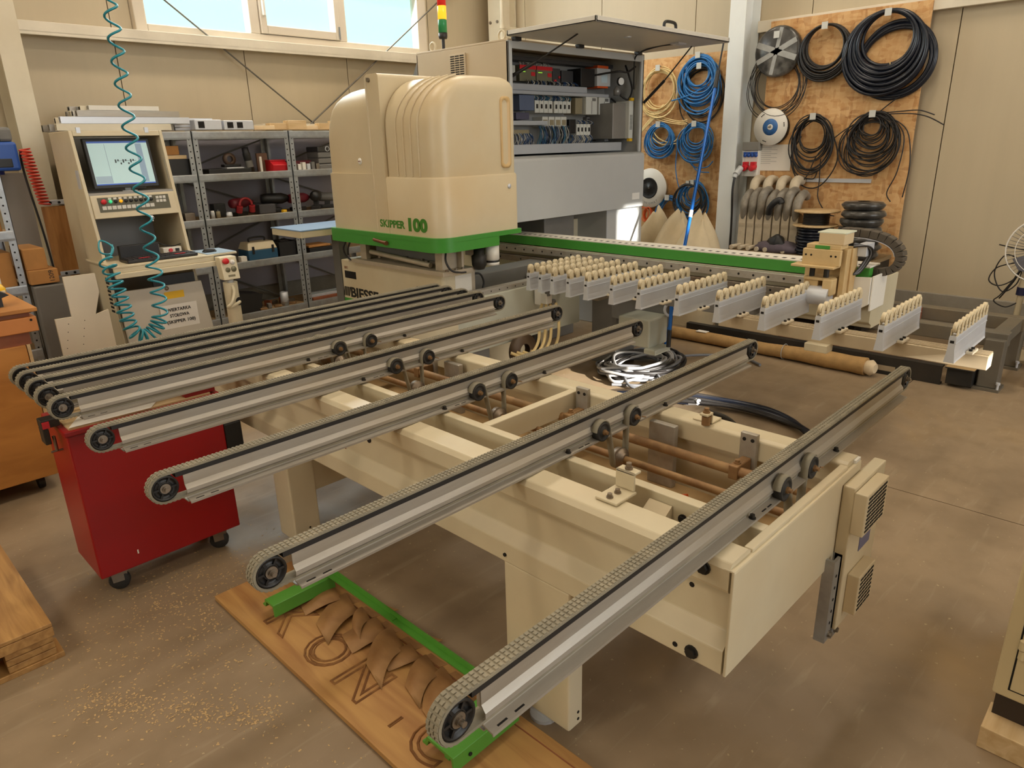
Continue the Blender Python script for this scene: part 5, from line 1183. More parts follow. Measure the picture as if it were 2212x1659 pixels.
MB().lathe([(0, .0015), (.028, .0015), (.03, 0)], (2.225, 4.973, .66), (.3, -1, 0), 16).build('cable_hole', HOLE, PB)

# ================================================================== SHELVING
SHZ = [1.845, 1.49, 1.105, .69, .20]
def shelving(name, label, x0, x1, y0=6.45, y1=6.93, zs=SHZ, top=1.87, group='grey boltless shelving'):
    t = thing(name, label, 'shelving', ((x0+x1)/2, (y0+y1)/2, 0), group)
    for x, s in ((x0, 1), (x1, -1)):
        for y, q in ((y0, 1), (y1, -1)):
            up = MB().box(min(x, x+s*.045), max(x, x+s*.045), min(y, y+q*.003), max(y, y+q*.003), 0, top).box(min(x, x+s*.003), max(x, x+s*.003), min(y, y+q*.04), max(y, y+q*.04), 0, top).build('upright', GALV, t)
            if q == 1:
                hm = MB()
                for k in range(int(top/.05)-1): hm.cyl((x+s*.026, y-.0006, .05+k*.05), (x+s*.026, y+.001, .05+k*.05), .0065, 6)
                hm.build('upright_holes', HOLE, up)['kind'] = 'stuff'
    for z in zs:
        b = MB().prism([(y0-.002, z-.045), (y0+.012, z-.045), (y0+.012, z-.02), (y0+.006, z-.015), (y0+.006, z-.005), (y0+.014, z), (y0+.014, z+.02), (y0-.002, z+.02), (y0-.004, z+.012), (y0-.004, z-.03)], 'x', x0+.006, x1-.006).build('shelf_beam', GALV, t)
        MB().box(x0+.006, x1-.006, y1-.012, y1, z-.045, z+.02).build('shelf_beam', GALV, t)
        MB().box(x0+.004, x1-.004, y0+.015, y1-.013, z, z+.012).build('shelf_board', M('chipboard_shelf', '9A7E58', .8, 0, .1, 14), t)
    d = MB()
    for k in range(0, len(zs)-1):
        za, zb = zs[k], zs[k+1]; a, b = (x0+.03, x1-.03) if k % 2 else (x1-.03, x0+.03)
        d.tube([(a, y1+.004, za-.05), ((a+b)/2, y1+.004, (za+zb)/2), (b, y1+.004, zb+.03)], .008, 6)
    d.build('rear_brace', GREYD, t)
    return t
shelving('metal_shelving', 'galvanised shelving bay behind the operator console', 1.74, 2.685)
shelving('metal_shelving', 'galvanised shelving bay in the middle with the spray can and blue toolbox', 2.69, 3.60)
shelving('metal_shelving', 'galvanised shelving bay half hidden behind the machine hood', 3.605, 4.52)
for (a, b, z0, z1) in ((1.75, 4.5, .02, 1.80),): 
    o = MB().box(a, b, 6.985, 6.99, .36, 1.82).build('back_sheet', M('back_sheet_grey', '9A97A0', .6, 0, .05, 3)); tag(o, 'grey sheet standing behind the shelving bays', 'sheet')
ZS = [z+.0125 for z in SHZ]
def item(nm, lb, cat, mb, mat, bevel=.004, group=None): return one(mb, nm, mat, lb, cat, group, bevel)
# second shelf
z = ZS[1]
item('black_case', 'matt black case on the second shelf beside the console', 'case', MB().box(2.45, 2.66, 6.50, 6.80, z, z+.14), BLACK)
item('cardboard_box', 'small cardboard box on top of the black case', 'box', MB().box(2.48, 2.59, 6.52, 6.66, z+.175, z+.25), CARD)
item('wooden_tray', 'pale wooden tray lying on the black case', 'tray', MB().box(2.46, 2.64, 6.50, 6.78, z+.141, z+.172), PALEW)
o = item('black_tray', 'flat black tray full of parts on the second shelf', 'tray', MB().box(2.80, 3.20, 6.47, 6.75, z, z+.045), BLACK)
MB().box(2.98, 3.14, 6.49, 6.60, z+.045, z+.055).build('steel_plate', ALU2, o)
t = thing('tape_dispenser', 'dark tape dispenser standing on the black tray', 'dispenser', (3.08, 6.62, z+.056))
MB().box(3.0, 3.16, 6.58, 6.66, z+.056, z+.08).build('base', BLACK, t, bevel=.006); MB().lathe([(.03, -.02), (.055, -.02), (.055, .02), (.03, .02)], (3.07, 6.62, z+.125), (0, 1, 0), 22).build('tape_roll', M('tape_brown', '5A4638', .4, 0, .1, 8), t)
t = thing('spray_can', 'tall black spray can leaning on the second shelf', 'can', (3.22, 6.55, z))
MB().lathe([(0, 0), (.034, 0), (.034, .17), (.028, .19), (.02, .20)], (3.235, 6.55, z), (-.16, 0, 1), 18).build('body', BLACK, t); MB().lathe([(.030, .175), (.030, .225), (0, .23)], (3.235, 6.55, z), (-.16, 0, 1), 18).build('cap', M('cap_black', '232226', .4, 0, .05, 6), t)
MB().lathe([(.0345, .05), (.0345, .11)], (3.235, 6.55, z), (-.16, 0, 1), 18).build('label_band', GREYD, t)
item('perforated_strip', 'white perforated strip standing upright beside the spray can', 'strip', MB().box(3.31, 3.33, 6.50, 6.52, z, z+.14), WHITE)
item('cardboard_sheet', 'brown cardboard sheet leaning behind the red box', 'cardboard', MB().box(3.34, 3.45, 6.62, 6.64, z, z+.17), M('dark_card', '7A5F4C', .85, 0, .08, 8))
t = thing('red_parts_bin', 'red plastic parts bin on the second shelf', 'bin', (3.50, 6.57, z))
MB().prism([(6.48, z), (6.66, z), (6.66, z+.10), (6.54, z+.10), (6.465, z+.06)], 'x', 3.42, 3.575).build('bin_body', REDP, t, bevel=.006); MB().box(3.415, 3.58, 6.52, 6.67, z+.095, z+.106).build('bin_rim', REDP, t)
t = thing('profile_stack', 'dark stack of aluminium tube offcuts on the second shelf near the hood', 'offcuts', (4.02, 6.6, z))
for k in range(4): MB().box(3.93, 4.20, 6.50, 6.72, z+k*.055, z+.05+k*.055).build('tube_offcut', GREYD if k != 3 else M('tube_dark', '4A4846', .4, .5, .1, 6), t, bevel=.008)
for k in range(2): MB().lathe([(.018, .001), (.026, .001), (.027, -.01)], (4.04+k*.065, 6.499, z+.193), (0, -1, 0), 16).build('tube_mouth', ALU2, t)
random.seed(9)
COLS = [GREYD, BLACK, M('maroon_plastic', '6B1E2A', .45, 0, .1, 8), WHITE, STEEL, CARD, GSTEEL, BROWN]
# small parts, boxes, power tools
def jar(lb, x, y, z, r, h, mt, lid): 
    t = thing('small_jar', lb, 'jar', (x, y, z), 'jars on the shelves'); MB().lathe([(0, 0), (r, 0), (r, h*.8), (r*.8, h*.86)], (x, y, z), (0, 0, 1), 14).build('glass', mt, t); MB().lathe([(r*.85, h*.84), (r*.85, h), (0, h)], (x, y, z), (0, 0, 1), 14).build('lid', lid, t)
def power_tool(lb, x, y, z, s, col, rz):
    t = thing('power_tool', lb, 'power tool', (x, y, z), 'power tools on the shelves')
    def q(mb):
        m = Matrix.Rotation(rz, 3, 'Z'); mb.v = [tuple(Vector((x, y, z))+m @ Vector(p)) for p in mb.v]; return mb
    q(MB().lathe([(0, -.12*s), (.034*s, -.12*s), (.04*s, -.08*s), (.04*s, .03*s), (.026*s, .07*s), (.012*s, .08*s), (.012*s, .13*s), (0, .13*s)], (0, 0, .10*s), (1, 0, 0), 14)).build('motor_body', col, t)
    q(MB().hexa([(-.07*s, -.018*s, .012*s), (-.02*s, -.018*s, .012*s), (-.02*s, .018*s, .012*s), (-.07*s, .018*s, .012*s), (-.06*s, -.018*s, .08*s), (-.01*s, -.018*s, .08*s), (-.01*s, .018*s, .08*s), (-.06*s, .018*s, .08*s)])).build('handle', BLACK, t, bevel=.004)
    q(MB().box(-.10*s, .02*s, -.035*s, .035*s, 0, .03*s)).build('battery', BLACK, t, bevel=.005)
z = ZS[2]
jar('small clear jar at the left end of the third shelf', 2.80, 6.53, z, .018, .07, GREY, LABELW); jar('amber jar, second from the left on the third shelf', 2.85, 6.53, z, .02, .075, TAN, BLACK); jar('small silver tin before the black box on the third shelf', 2.94, 6.50, z, .028, .05, ALU2, ALU2)
item('black_box', 'small black box on the third shelf behind the jars', 'box', MB().box(2.86, 2.97, 6.62, 6.72, z, z+.12), BLACK)
power_tool('maroon power tool in the middle of the third shelf', 3.13, 6.62, z, 1.15, MATS['maroon_plastic'], .4)
o = MB().tube([(3.12+.06*math.cos(a), 6.52, z+.10+.06*math.sin(a)) for a in [math.pi*i/10 for i in range(11)]], .012, 8).cyl((3.06, 6.52, z+.09), (3.055, 6.54, z+.035), .028, 12).cyl((3.18, 6.52, z+.09), (3.185, 6.54, z+.035), .028, 12).build('ear_defenders', M('ear_red', '8E1F24', .5, 0, .1, 8)); tag(o, 'dark red ear defenders on the third shelf', 'ear defenders')
item('tool_case', 'dark grey tool case on the third shelf', 'case', MB().box(3.26, 3.43, 6.54, 6.78, z, z+.09), M('case_slate', '48484C', .5, 0, .08, 6), .01)
item('yellow_block', 'small yellow block at the front of the third shelf', 'block', MB().box(3.465, 3.505, 6.47, 6.51, z, z+.03), YELL)
power_tool('black power tool next to the upright on the third shelf', 3.50, 6.62, z, 1.3, BLACK, -.3)
power_tool('dark power tool standing at the right end of the middle third shelf', 3.53, 6.80, z, 1.2, GREYD, .7)
power_tool('maroon power tool in the right bay, nearest the upright', 3.74, 6.6, z, 1.2, MATS['maroon_plastic'], .2); power_tool('black power tool in the right bay, second from the upright', 3.93, 6.62, z, 1.3, BLACK, .9); power_tool('grey power tool in the right bay by the hood', 4.09, 6.6, z, 1.1, GREYD, -.5)
for k in range(5): item('parts_carton', 'small carton of parts on the third shelf behind the console, %s' % ('leftmost', 'second', 'middle', 'fourth', 'rightmost')[k], 'carton', MB().box(2.10+k*.11, 2.19+k*.11, 6.5, 6.65, z, z+.05+.02*(k % 3)), COLS[(k*3) % 8], .003, 'small cartons')
# second shelf, right bay
z = ZS[1]
for k in range(5): item('fitting', 'small metal fitting on the second shelf in the right bay, %s' % ('first from the upright', 'second from the upright', 'third from the upright', 'fourth from the upright', 'beside the tube offcuts')[k], 'fitting', MB().box(3.68+k*.05, 3.715+k*.05, 6.47, 6.52, z, z+.06+.015*(k % 2)), (WHITE, WHITE, ALU2, GREYD, STEEL)[k], .004, 'fittings on the second shelf')
item('maroon_case', 'long maroon case at the back of the second shelf in the right bay', 'case', MB().box(3.68, 3.92, 6.62, 6.80, z, z+.09), MATS['maroon_plastic'], .01)
# fourth shelf: toolbox, crate, trays
z = ZS[3]
t = thing('toolbox', 'blue and cream toolbox on the fourth shelf', 'toolbox', (3.20, 6.58, z))
MB().box(3.06, 3.36, 6.48, 6.70, z, z+.095).build('lower_case', M('petrol_blue', '24506E', .45, 0, .05, 5), t, bevel=.008)
MB().hexa([(3.06, 6.48, z+.095), (3.36, 6.48, z+.095), (3.36, 6.70, z+.095), (3.06, 6.70, z+.095), (3.08, 6.51, z+.165), (3.34, 6.51, z+.165), (3.34, 6.67, z+.165), (3.08, 6.67, z+.165)]).build('upper_case', CREAM, t, bevel=.008)
MB().tube(spline([(3.13, 6.59, z+.165), (3.14, 6.59, z+.20), (3.28, 6.59, z+.20), (3.29, 6.59, z+.165)], 5), .009, 8).build('handle', BLACK, t)
for x in (3.10, 3.30): MB().box(x, x+.022, 6.474, 6.48, z+.06, z+.13).build('latch', BLACK, t)
t = thing('black_crate', 'open black crate of cables on the fourth shelf', 'crate', (3.49, 6.6, z))
MB().box(3.38, 3.60-.015, 6.48, 6.49, z, z+.14).box(3.38, 3.585, 6.72, 6.73, z, z+.14).box(3.38, 3.39, 6.49, 6.72, z, z+.14).box(3.575, 3.585, 6.49, 6.72, z, z+.14).box(3.39, 3.575, 6.49, 6.72, z, z+.01).build('crate_body', BLACK, t)
mb = MB()
for k in range(6): mb.tube(ring(6.60, 0, .06, .06, 0, .1)and[(3.48+.07*math.cos(a+k), 6.6+.08*math.sin(a), z+.13+.02*math.sin(2*a+k)) for a in [2*math.pi*i/20 for i in range(20)]], .006, 6, True)
mb.build('cables', CABLEK, t)
item('orange_tray', 'flat orange-brown tray on the fourth shelf in the right bay', 'tray', MB().box(3.70, 3.95, 6.48, 6.70, z+.05, z+.07), CARD); item('black_tray', 'flat black tray under the orange-brown one', 'tray', MB().box(3.70, 3.97, 6.47, 6.72, z, z+.045), BLACK)
item('white_carton', 'small white carton left of the toolbox', 'carton', MB().box(2.98, 3.04, 6.48, 6.55, z, z+.05), WHITE); item('parts_tray', 'grey parts tray behind the button box on the fourth shelf', 'tray', MB().box(2.74, 2.95, 6.5, 6.72, z, z+.06), GREYD)
# bottom shelf
z = ZS[4]
item('steel_canister', 'steel canister standing on the bottom shelf', 'canister', MB().lathe([(0, 0), (.04, 0), (.04, .13), (.03, .135), (.03, .10)], (3.40, 6.55, z), (0, 0, 1), 18), ALU2, 0)
item('white_tube', 'upright white tube at the left of the bottom shelf', 'tube', MB().lathe([(0, 0), (.022, 0), (.022, .19), (.016, .19), (.016, .05)], (2.82, 6.52, z), (0, 0, 1), 14), WHITE, 0)
o = item('black_bin', 'open black bin of scrap on the bottom shelf', 'bin', MB().prism([(2.92, z), (3.12, z), (3.15, z+.16), (2.90, z+.20)], 'y', 6.5, 6.72), BLACK)
SCR = ['beside the black bin', 'second from the black bin', 'third from the black bin', 'before the steel canister', 'left of the steel canister', 'right of the steel canister', 'second right of the canister', 'third right of the canister', 'by the right upright', 'behind the canister']
for k in range(10):
    x = 3.14+k*.042; item('scrap_bracket', 'rusty metal offcut on the bottom shelf, '+SCR[k], 'offcut', MB().cbox((x, 6.50+.02*(k % 3)+.14*(k % 2), z+.012+.006*(k % 4)), .07, .035, .02+.012*(k % 4), rz=k*.7), (RUST, STEEL, GREYD, BROWN)[k % 4], .003, 'metal offcuts')
for k in range(4):
    item('steel_bar', 'long steel bar on the bottom shelf of the right bay, %s' % ('front', 'second', 'third', 'rear')[k], 'bar', MB().box(3.68, 4.45, 6.48+k*.055, 6.52+k*.055, z+.0+.02*(k % 2), z+.03+.02*(k % 2)), (BROWN, ALU2, GREEN, ALU2)[k], .002, 'bars on the bottom shelf')
# bundle of profiles on top of the shelving
random.seed(4)
zt = 1.8775
PL = [('cream', M('cream_profile', 'D6CCB4', .5, 0, .05, 6)), ('silver', ALU2), ('grey', ALU), ('off-white', WHITE)]
pos = ['front edge', 'second from the front', 'third from the front', 'middle', 'third from the back', 'second from the back', 'back edge']
rows = [(1.72, 2.70, 7, .05, .05), (1.76, 2.68, 6, .05, .05), (1.84, 2.66, 6, .05, .045), (1.90, 2.46, 4, .06, .035)]
zz = zt
for r_, (xa, xb, n, w_, h_) in enumerate(rows):
    for k in range(n):
        xa_ = xa+random.uniform(-.06, .05); xb_ = xb+random.uniform(-.18, .04); y = 6.48+k*(w_+.008)
        nm, mt = PL[(k+r_) % 4]
        t = thing('profile_bar', '%s profile bar on top of the shelving, %s layer, %s' % (nm, ('bottom', 'second', 'third', 'top')[r_], pos[k if n > 4 else k]), 'profile', ((xa_+xb_)/2, y+w_/2, zz), 'bars on top of the shelving')
        MB().box(xa_, xb_, y, y+w_, zz, zz+.006).box(xa_, xb_, y, y+w_, zz+h_-.006, zz+h_).box(xa_, xb_, y, y+.005, zz+.006, zz+h_-.006).box(xa_, xb_, y+w_-.005, y+w_, zz+.006, zz+h_-.006).build('bar', mt, t)
        MB().box(xa_+.003, xb_-.003, y+.005, y+w_-.005, zz+.006, zz+h_-.006).build('bar_core', HOLE, t) if k % 2 else None
    zz += h_+.002
for k, (x0, x1, y, w_, h_, mt, lb) in enumerate(((2.74, 2.98, 6.47, .10, .085, ALU2, 'short square aluminium tube at the front edge of the shelving top'), (3.0, 3.28, 6.47, .16, .08, ALU2, 'twin-bore aluminium profile offcut beside the square tube'))):
    t = thing('tube_offcut', lb, 'offcut', ((x0+x1)/2, y, zt))
    MB().box(x0, x1, y, y+w_, zt, zt+h_).build('tube', mt, t, bevel=.006)
    for q in range(1+k): MB().box(x0+.03+q*.09, x0+.085+q*.09, y-.001, y+.002, zt+.015, zt+h_-.015).build('bore', HOLE, t, bevel=.0)
for k in range(4): item('silver_strip', 'bright silver strip stacked behind the tube offcuts, %s' % ('lowest', 'second', 'third', 'topmost')[k], 'strip', MB().box(2.62, 2.96, 6.60, 6.66, zt+.10*0+k*.026, zt+k*.026+.022), ALU2, .002, 'silver strips')
WD = ['leftmost', 'second', 'third', 'fourth', 'fifth', 'rightmost']
for k in range(6):
    item('wood_offcut', 'pale wooden offcut on top of the shelving right of the tubes, '+WD[k], 'offcut', MB().cbox((3.42+k*.17, 6.58+.03*(k % 2), zt+.02+.012*(k % 3)), .20, .09, .035+.024*(k % 3), rz=.06*(k % 3-1)), PALEW if k % 3 else M('orange_cream_board', 'D9C29C', .6, 0, .05, 5), .003, 'wood offcuts on the shelving')
item('cream_board', 'long cream board lying at the back of the shelving top near the hood', 'board', MB().box(3.5, 4.5, 6.72, 6.90, zt, zt+.06), M('cream_board_mat', 'D8CDB6', .6, 0, .05, 5), .003)

# ================================================================== LEFT SIDE
t = thing('blue_machine', 'blue and grey wall-mounted hose machine at the left edge', 'machine', (1.18, 6.6, 1.55))
MB().box(.95, 1.36, 6.30, 6.55, 1.60, 1.80).build('blue_case', BLUE, t, bevel=.02); MB().box(.95, 1.35, 6.32, 6.55, 1.80, 1.90).build('grey_case', GREYD, t, bevel=.02)
MB().box(1.0, 1.31, 6.295, 6.31, 1.625, 1.685).build('grille', BLACK, t, bevel=.004); MB().box(1.0, 1.27, 6.305, 6.325, 1.80, 1.865).build('display', BLACK, t, bevel=.004); MB().cyl((1.22, 6.42, 1.60), (1.22, 6.42, 1.575), .05, 14).build('drain_cup', M('dark_blue', '1C2A6A', .4, 0, .05, 5), t)
MB().box(1.0, 1.3, 6.55, 6.97, 1.70, 1.74).build('wall_arm', GREYD, t)
o = one(MB().box(1.24, 1.44, 6.62, 6.64, .45, 1.58), 'metal_sheet', M('panel_warm_grey', '8A8178', .7, 0, .04, 4), 'warm grey sheet standing left of the cream column', 'panel')
t = thing('red_coil_hose', 'red spiral air hose hanging in front of the cream column', 'hose', (1.44, 6.3, 1.34))
pts = []
for i in range(17*16+1):
    a = 2*math.pi*i/16; u = i/(17*16); pts.append((1.405+.05*u+.034*math.cos(a), 6.32+.034*math.sin(a), 1.75-.40*u))
MB().tube(pts, .0065, 6).build('spiral', M('hose_red', 'C23A22', .4, 0, .06, 8), t)
MB().tube(spline([(1.40, 6.35, 1.74), (1.38, 6.36, 1.70), (1.385, 6.37, 1.5), (1.41, 6.37, 1.2), (1.425, 6.37, .9), (1.43, 6.37, .5), (1.43, 6.37, .02)], 6), .008, 6).build('black_pipe', CABLEK, t)
t = thing('timber_plank', 'upright orange timber plank leaning beside the console', 'plank', (1.55, 6.42, 0))
MB().box(1.45, 1.65, 6.40, 6.44, .02, 1.33).build('plank', TIMBER, t, bevel=.003)
for z_ in (1.34, .80): MB().box(1.47, 1.70, 6.395, 6.445, z_, z_+.035).build('clamp_strip', ALU2, t, bevel=.003)
for z_ in (1.357, .817):
    for x in (1.51, 1.57, 1.64): MB().cyl((x, 6.3955, z_), (x, 6.393, z_), .010, 8).build('strip_hole', HOLE, t)
t = thing('metal_frame_post', 'dark steel post standing between the plank and the console', 'post', (1.70, 6.2, 0)); MB().box(1.68, 1.72, 6.20, 6.24, 0, 1.80).box(1.64, 1.76, 6.16, 6.28, 0, .01).build('post', GSTEEL, t, bevel=.003); MB().box(1.72, 1.78, 6.2, 6.23, 1.35, 1.62).build('dark_plate', BLACK, t)
for lb, x0, x1, y, z0, z1, cut in (('large white laminated board leaning beside the console, with a triangular cut-out', 1.16, 1.38, 5.02, .02, .985, True), ('smaller white drilled board standing left of the large one', 1.06, 1.155, 4.99, .02, .74, False)):
    t = thing('white_board', lb, 'board', ((x0+x1)/2, y, 0))
    if cut: MB().prism([(x0, z0), (x1, z0), (x1-.005, .745), (x1-.085, .725), (x1-.037, .865), (x1-.04, z1), (x0, z1)], 'y', y, y+.018).build('board', M('laminate_white', 'DCD0BA', .4, 0, .03, 3), t)
    else: MB().box(x0, x1, y, y+.018, z0, z1).build('board', MATS['laminate_white'], t)
    for k in range(4): MB().cyl((x0+.03+.012*k, y-.0008, .55+.05*k), (x0+.03+.012*k, y+.001, .55+.05*k), .003, 6).build('dowel_hole', HOLE, t)
# left shelving unit and boxes
shelving('metal_shelving', 'tall grey shelving at the left edge holding cardboard boxes', .28, 1.085, 5.62, 6.05, [1.22, .86, .42], 1.75, 'grey boltless shelving')
for lb, x0, x1, y0, y1, z0, z1 in (('brown cardboard box on the middle shelf at the left edge', .55, 1.04, 5.66, 6.0, .873, 1.10), ('long flat cardboard box on the shelf above it', .34, 1.03, 5.66, 6.0, 1.2335, 1.34)):
    o = item('cardboard_box', lb, 'box', MB().box(x0, x1, y0, y1, z0, z1), CARD, .004)
    MB().box(x1-.16, x1-.09, y0-.001, y0, z0+.01, z1-.01).build('paper_strip', PAPER, o)
item('cardboard_box', 'wide cardboard carton sticking out past the left shelving', 'box', MB().box(1.095, 1.265, 5.56, 5.98, .881, .975), CARD, .004)
text('box_number', '1209', .04, (1.235, 5.559, .888), (0, 0, 1), (-1, 0, 0), MATS['print_black'], [x for x in WL if x.get('label') == 'wide cardboard carton sticking out past the left shelving'][0], .0005)
item('cardboard_box', 'tall cardboard box standing behind the left shelving upright', 'box', MB().box(1.095, 1.22, 5.58, 5.95, .976, 1.115), CARD, .004)
item('grey_crate', 'grey crate under the cartons at the left', 'crate', MB().box(1.10, 1.42, 5.55, 5.95, .30, .87), M('crate_grey', '6A6660', .6, 0, .06, 5), .01)
item('grey_crate', 'lower grey crate on the floor at the left', 'crate', MB().box(1.10, 1.43, 5.55, 5.95, .005, .295), MATS['crate_grey'], .01)
# wooden cabinet with drawers at the left
t = thing('wooden_cabinet', 'orange wooden cabinet with a thick drawer top on casters at the left', 'cabinet', (.4, 4.5, 0))
MB().box(-.3, .745, 4.17, 4.85, .09, .80).build('body', PLY, t, bevel=.004); MB().box(-.3, .73, 4.145, 4.165, .09, .80).build('front_door', PLY, t, bevel=.003)
MB().box(.735, .75, 4.155, 4.17, .09, .80).build('edge_strip', PALEW, t)
MB().box(-.3, .76, 4.16, 4.85, .80, .865).build('recess', BROWN, t); MB().box(-.3, .80, 4.13, 4.90, .865, .94).build('drawer', M('drawer_orange', 'C07A3C', .5, 0, .05, 5), t, bevel=.004); MB().box(-.3, .78, 4.16, 4.88, .94, .965).build('gap_board', BROWN, t); MB().box(-.3, .81, 4.12, 4.92, .965, .985).build('top_board', PLY, t, bevel=.003)
MB().cyl((.775, 4.129, .925), (.775, 4.127, .925), .006, 8).build('screw_hole', HOLE, t)
for k, (x, y) in enumerate(((.66, 4.25), (.66, 4.75), (.2, 4.25), (.2, 4.75))): MB().cyl((x-.015, y, .04), (x+.015, y, .04), .04, 16).box(x-.02, x+.02, y-.02, y+.02, .06, .09).build('caster', BLACK, t)
item('yellow_plastic_piece', 'rounded yellow plastic piece lying on the wooden cabinet', 'plastic piece', MB().lathe([(0, 0), (.05, 0), (.05, .02), (.035, .045), (0, .052)], (.76, 4.75, .986), (0, 0, 1), 18), YELL, 0)
t = thing('black_clamp', 'black plastic bracket on the wooden cabinet at the left edge', 'bracket', (.6, 4.3, .985)); MB().prism([(.48, .986), (.70, .986), (.70, 1.03), (.735, 1.04), (.64, 1.10), (.48, 1.16)], 'y', 4.26, 4.36).build('body', BLACK, t, bevel=.004)
t = thing('plastic_offcut', 'cream plastic frame pieces lying behind the yellow piece', 'offcut', (.7, 4.86, .985))
MB().box(.56, .80, 4.84, 4.86, .986, 1.06).box(.56, .80, 4.70, 4.72, .986, 1.0).build('frame_bar', CREAM, t, bevel=.003); MB().box(.50, .74, 4.62, 4.69, .986, .995).build('chip_board', PALEW, t)
# teal spiral hose hanging from the ceiling
t = thing('teal_coil_hose', 'teal spiral air hose hanging from the ceiling in front of the console', 'hose', (1.57, 4.6, .6))
pts = []
ctr = spline([(1.595, 4.6, 5.5), (1.585, 4.6, 3.5), (1.585, 4.6, 2.5), (1.57, 4.6, 2.0), (1.56, 4.6, 1.3), (1.555, 4.6, .9), (1.535, 4.6, .72), (1.47, 4.6, .635), (1.40, 4.6, .63), (1.36, 4.6, .70), (1.345, 4.62, .85), (1.335, 4.65, 1.0), (1.33, 4.7, 1.10)], 40)
acc = 0.; s_ = 0
for i in range(1, len(ctr)):
    c = ctr[i]; d = (ctr[i]-ctr[i-1]); L_ = d.length; d.normalize()
    hang = c.z > 1.05 and c.x > 1.5
    pitch = .115 if hang else (.082 if c.z > .72 and c.x > 1.5 else (.05 if c.x < 1.39 else .032))
    steps = max(1, int(L_/pitch*14)+1)
    _, u, v = MB.frame(d)
    u = Vector((0, 1, 0)); v = d.cross(u).normalized(); u = v.cross(d)
    for k in range(steps):
        acc += 2*math.pi*L_/pitch/steps; p = ctr[i-1].lerp(ctr[i], (k+1)/steps)
        rr_ = .036 if hang else .042
        pts.append(p+u*rr_*math.cos(acc)+v*rr_*math.sin(acc))
MB().tube(pts, .0068, 6).build('spiral', TEAL, t)
MB().tube(spline([(1.345, 4.7, 1.10), (1.40, 4.76, 1.16), (1.36, 4.84, 1.20), (1.33, 4.78, 1.14), (1.39, 4.80, 1.12), (1.44, 4.9, 1.16), (1.46, 5.0, 1.10), (1.48, 5.2, 1.06)], 8), .0055, 6).build('loose_end', TEAL, t)

# ================================================================== FLOOR THINGS
RC = thing('red_tool_cabinet', 'red metal tool cabinet on casters under the conveyor rails', 'cabinet', (.84, 3.02, 0))
MB().box(.555, 1.13, 2.86, 3.16, .10, .715).build('body', RED, RC, bevel=.006)
MB().box(.548, 1.137, 2.853, 3.167, .715, .735).build('top_frame', RED, RC, bevel=.004)
MB().box(.57, 1.10, 2.868, 3.15, .735, .742).build('wooden_top', PALEW, RC)
MB().box(1.0, 1.125, 2.875, 3.10, .742, .768).build('tray_rim', RED, RC, bevel=.002)
MB().box(1.137, 1.215, 2.88, 3.08, .36, .58).build('side_box', BLACK, RC, bevel=.006)
MB().box(.70, .705, 2.8575, 2.8595, .155, .172).build('scratch', WHITE, RC)
for x, y in ((.63, 2.92), (1.05, 2.92), (.63, 3.10), (1.05, 3.10)):
    c = MB().lathe([(0, -.014), (.036, -.014), (.04, -.01), (.04, .01), (.036, .014), (0, .014)], (x, y, .041), (.5, 1, 0), 18).build('caster_wheel', RUBBER, RC)
    MB().prism([(x-.03, .045), (x+.02, .04), (x+.03, .085), (x+.035, .10), (x-.035, .10)], 'y', y-.022, y-.017).prism([(x-.03, .045), (x+.02, .04), (x+.03, .085), (x+.035, .10), (x-.035, .10)], 'y', y+.017, y+.022).box(x-.035, x+.035, y-.03, y+.03, .094, .10).build('fork', STEEL, c)
o = MB(); o.add([(.57, 2.87, .7435), (.86, 2.862, .7435), (.97, 3.02, .7435), (.84, 3.0, .752), (.66, 3.03, .7435), (.57, 2.87, .7445), (.86, 2.862, .7445), (.97, 3.02, .7445), (.84, 3.0, .753), (.66, 3.03, .7445)], [(0, 4, 3, 1), (1, 3, 2), (5, 6, 8, 9), (6, 7, 8), (0, 1, 6, 5), (1, 2, 7, 6), (2, 3, 8, 7), (3, 4, 9, 8), (4, 0, 5, 9)])
one(o, 'paper_scrap', PAPER, 'torn white paper lying on the red tool cabinet', 'paper')
t = thing('bench_vice', 'small dark clamp on the left edge of the red tool cabinet', 'clamp', (.53, 3.0, .70)); MB().box(.50, .56, 2.93, 2.99, .743, .775).box(.50, .52, 2.93, 2.99, .68, .743).build('jaw', BSTEEL, t, bevel=.003); MB().cyl((.535, 2.96, .64), (.535, 2.96, .70), .006, 8).cyl((.515, 2.96, .64), (.555, 2.96, .64), .004, 6).build('screw', STEEL, t); MB().box(.502, .525, 2.925, 2.93, .745, .77).build('red_pad', REDP, t)

# engraved oak board on the floor
EB = thing('engraved_board', 'long oak board with letters engraved in outline lying on the floor', 'board', (1.04, 1.7, 0))
MB().box(.855, 1.235, .62, 2.54, .002, .022).build('board', OAK, EB, bevel=.002)
MB().box(1.195, 1.199, .63, 2.53, .0222, .0232).build('edge_groove', BROWN, EB)
ENG = M('engraved_groove', '6E461F', .85, 0, .2, 30, dirt='A87A44', dirt_amt=.5)
for c, y, sz in (('K', 2.26, .23), ('O', 2.02, .23), ('N', 1.80, .23), ('C', 1.42, .23), ('O', 1.02, .27)):
    text('engraved_letter', c, sz, (.915, y, .0222), (0, -1, 0), (1, 0, 0), ENG, EB, 0, 0, None, .0045)
    text('engraved_letter', c, sz*.9, (.925, y-.016, .0222), (0, -1, 0), (1, 0, 0), ENG, EB, 0, -.018, None, .003) if c == 'O' else None
text('engraved_mark', '1', .07, (.93, 1.50, .0222), (0, -1, 0), (1, 0, 0), ENG, EB, 0, 0, None, .003); text('engraved_mark', 'T', .05, (1.02, 1.28, .0222), (0, -1, 0), (1, 0, 0), ENG, EB, 0, 0, None, .003)
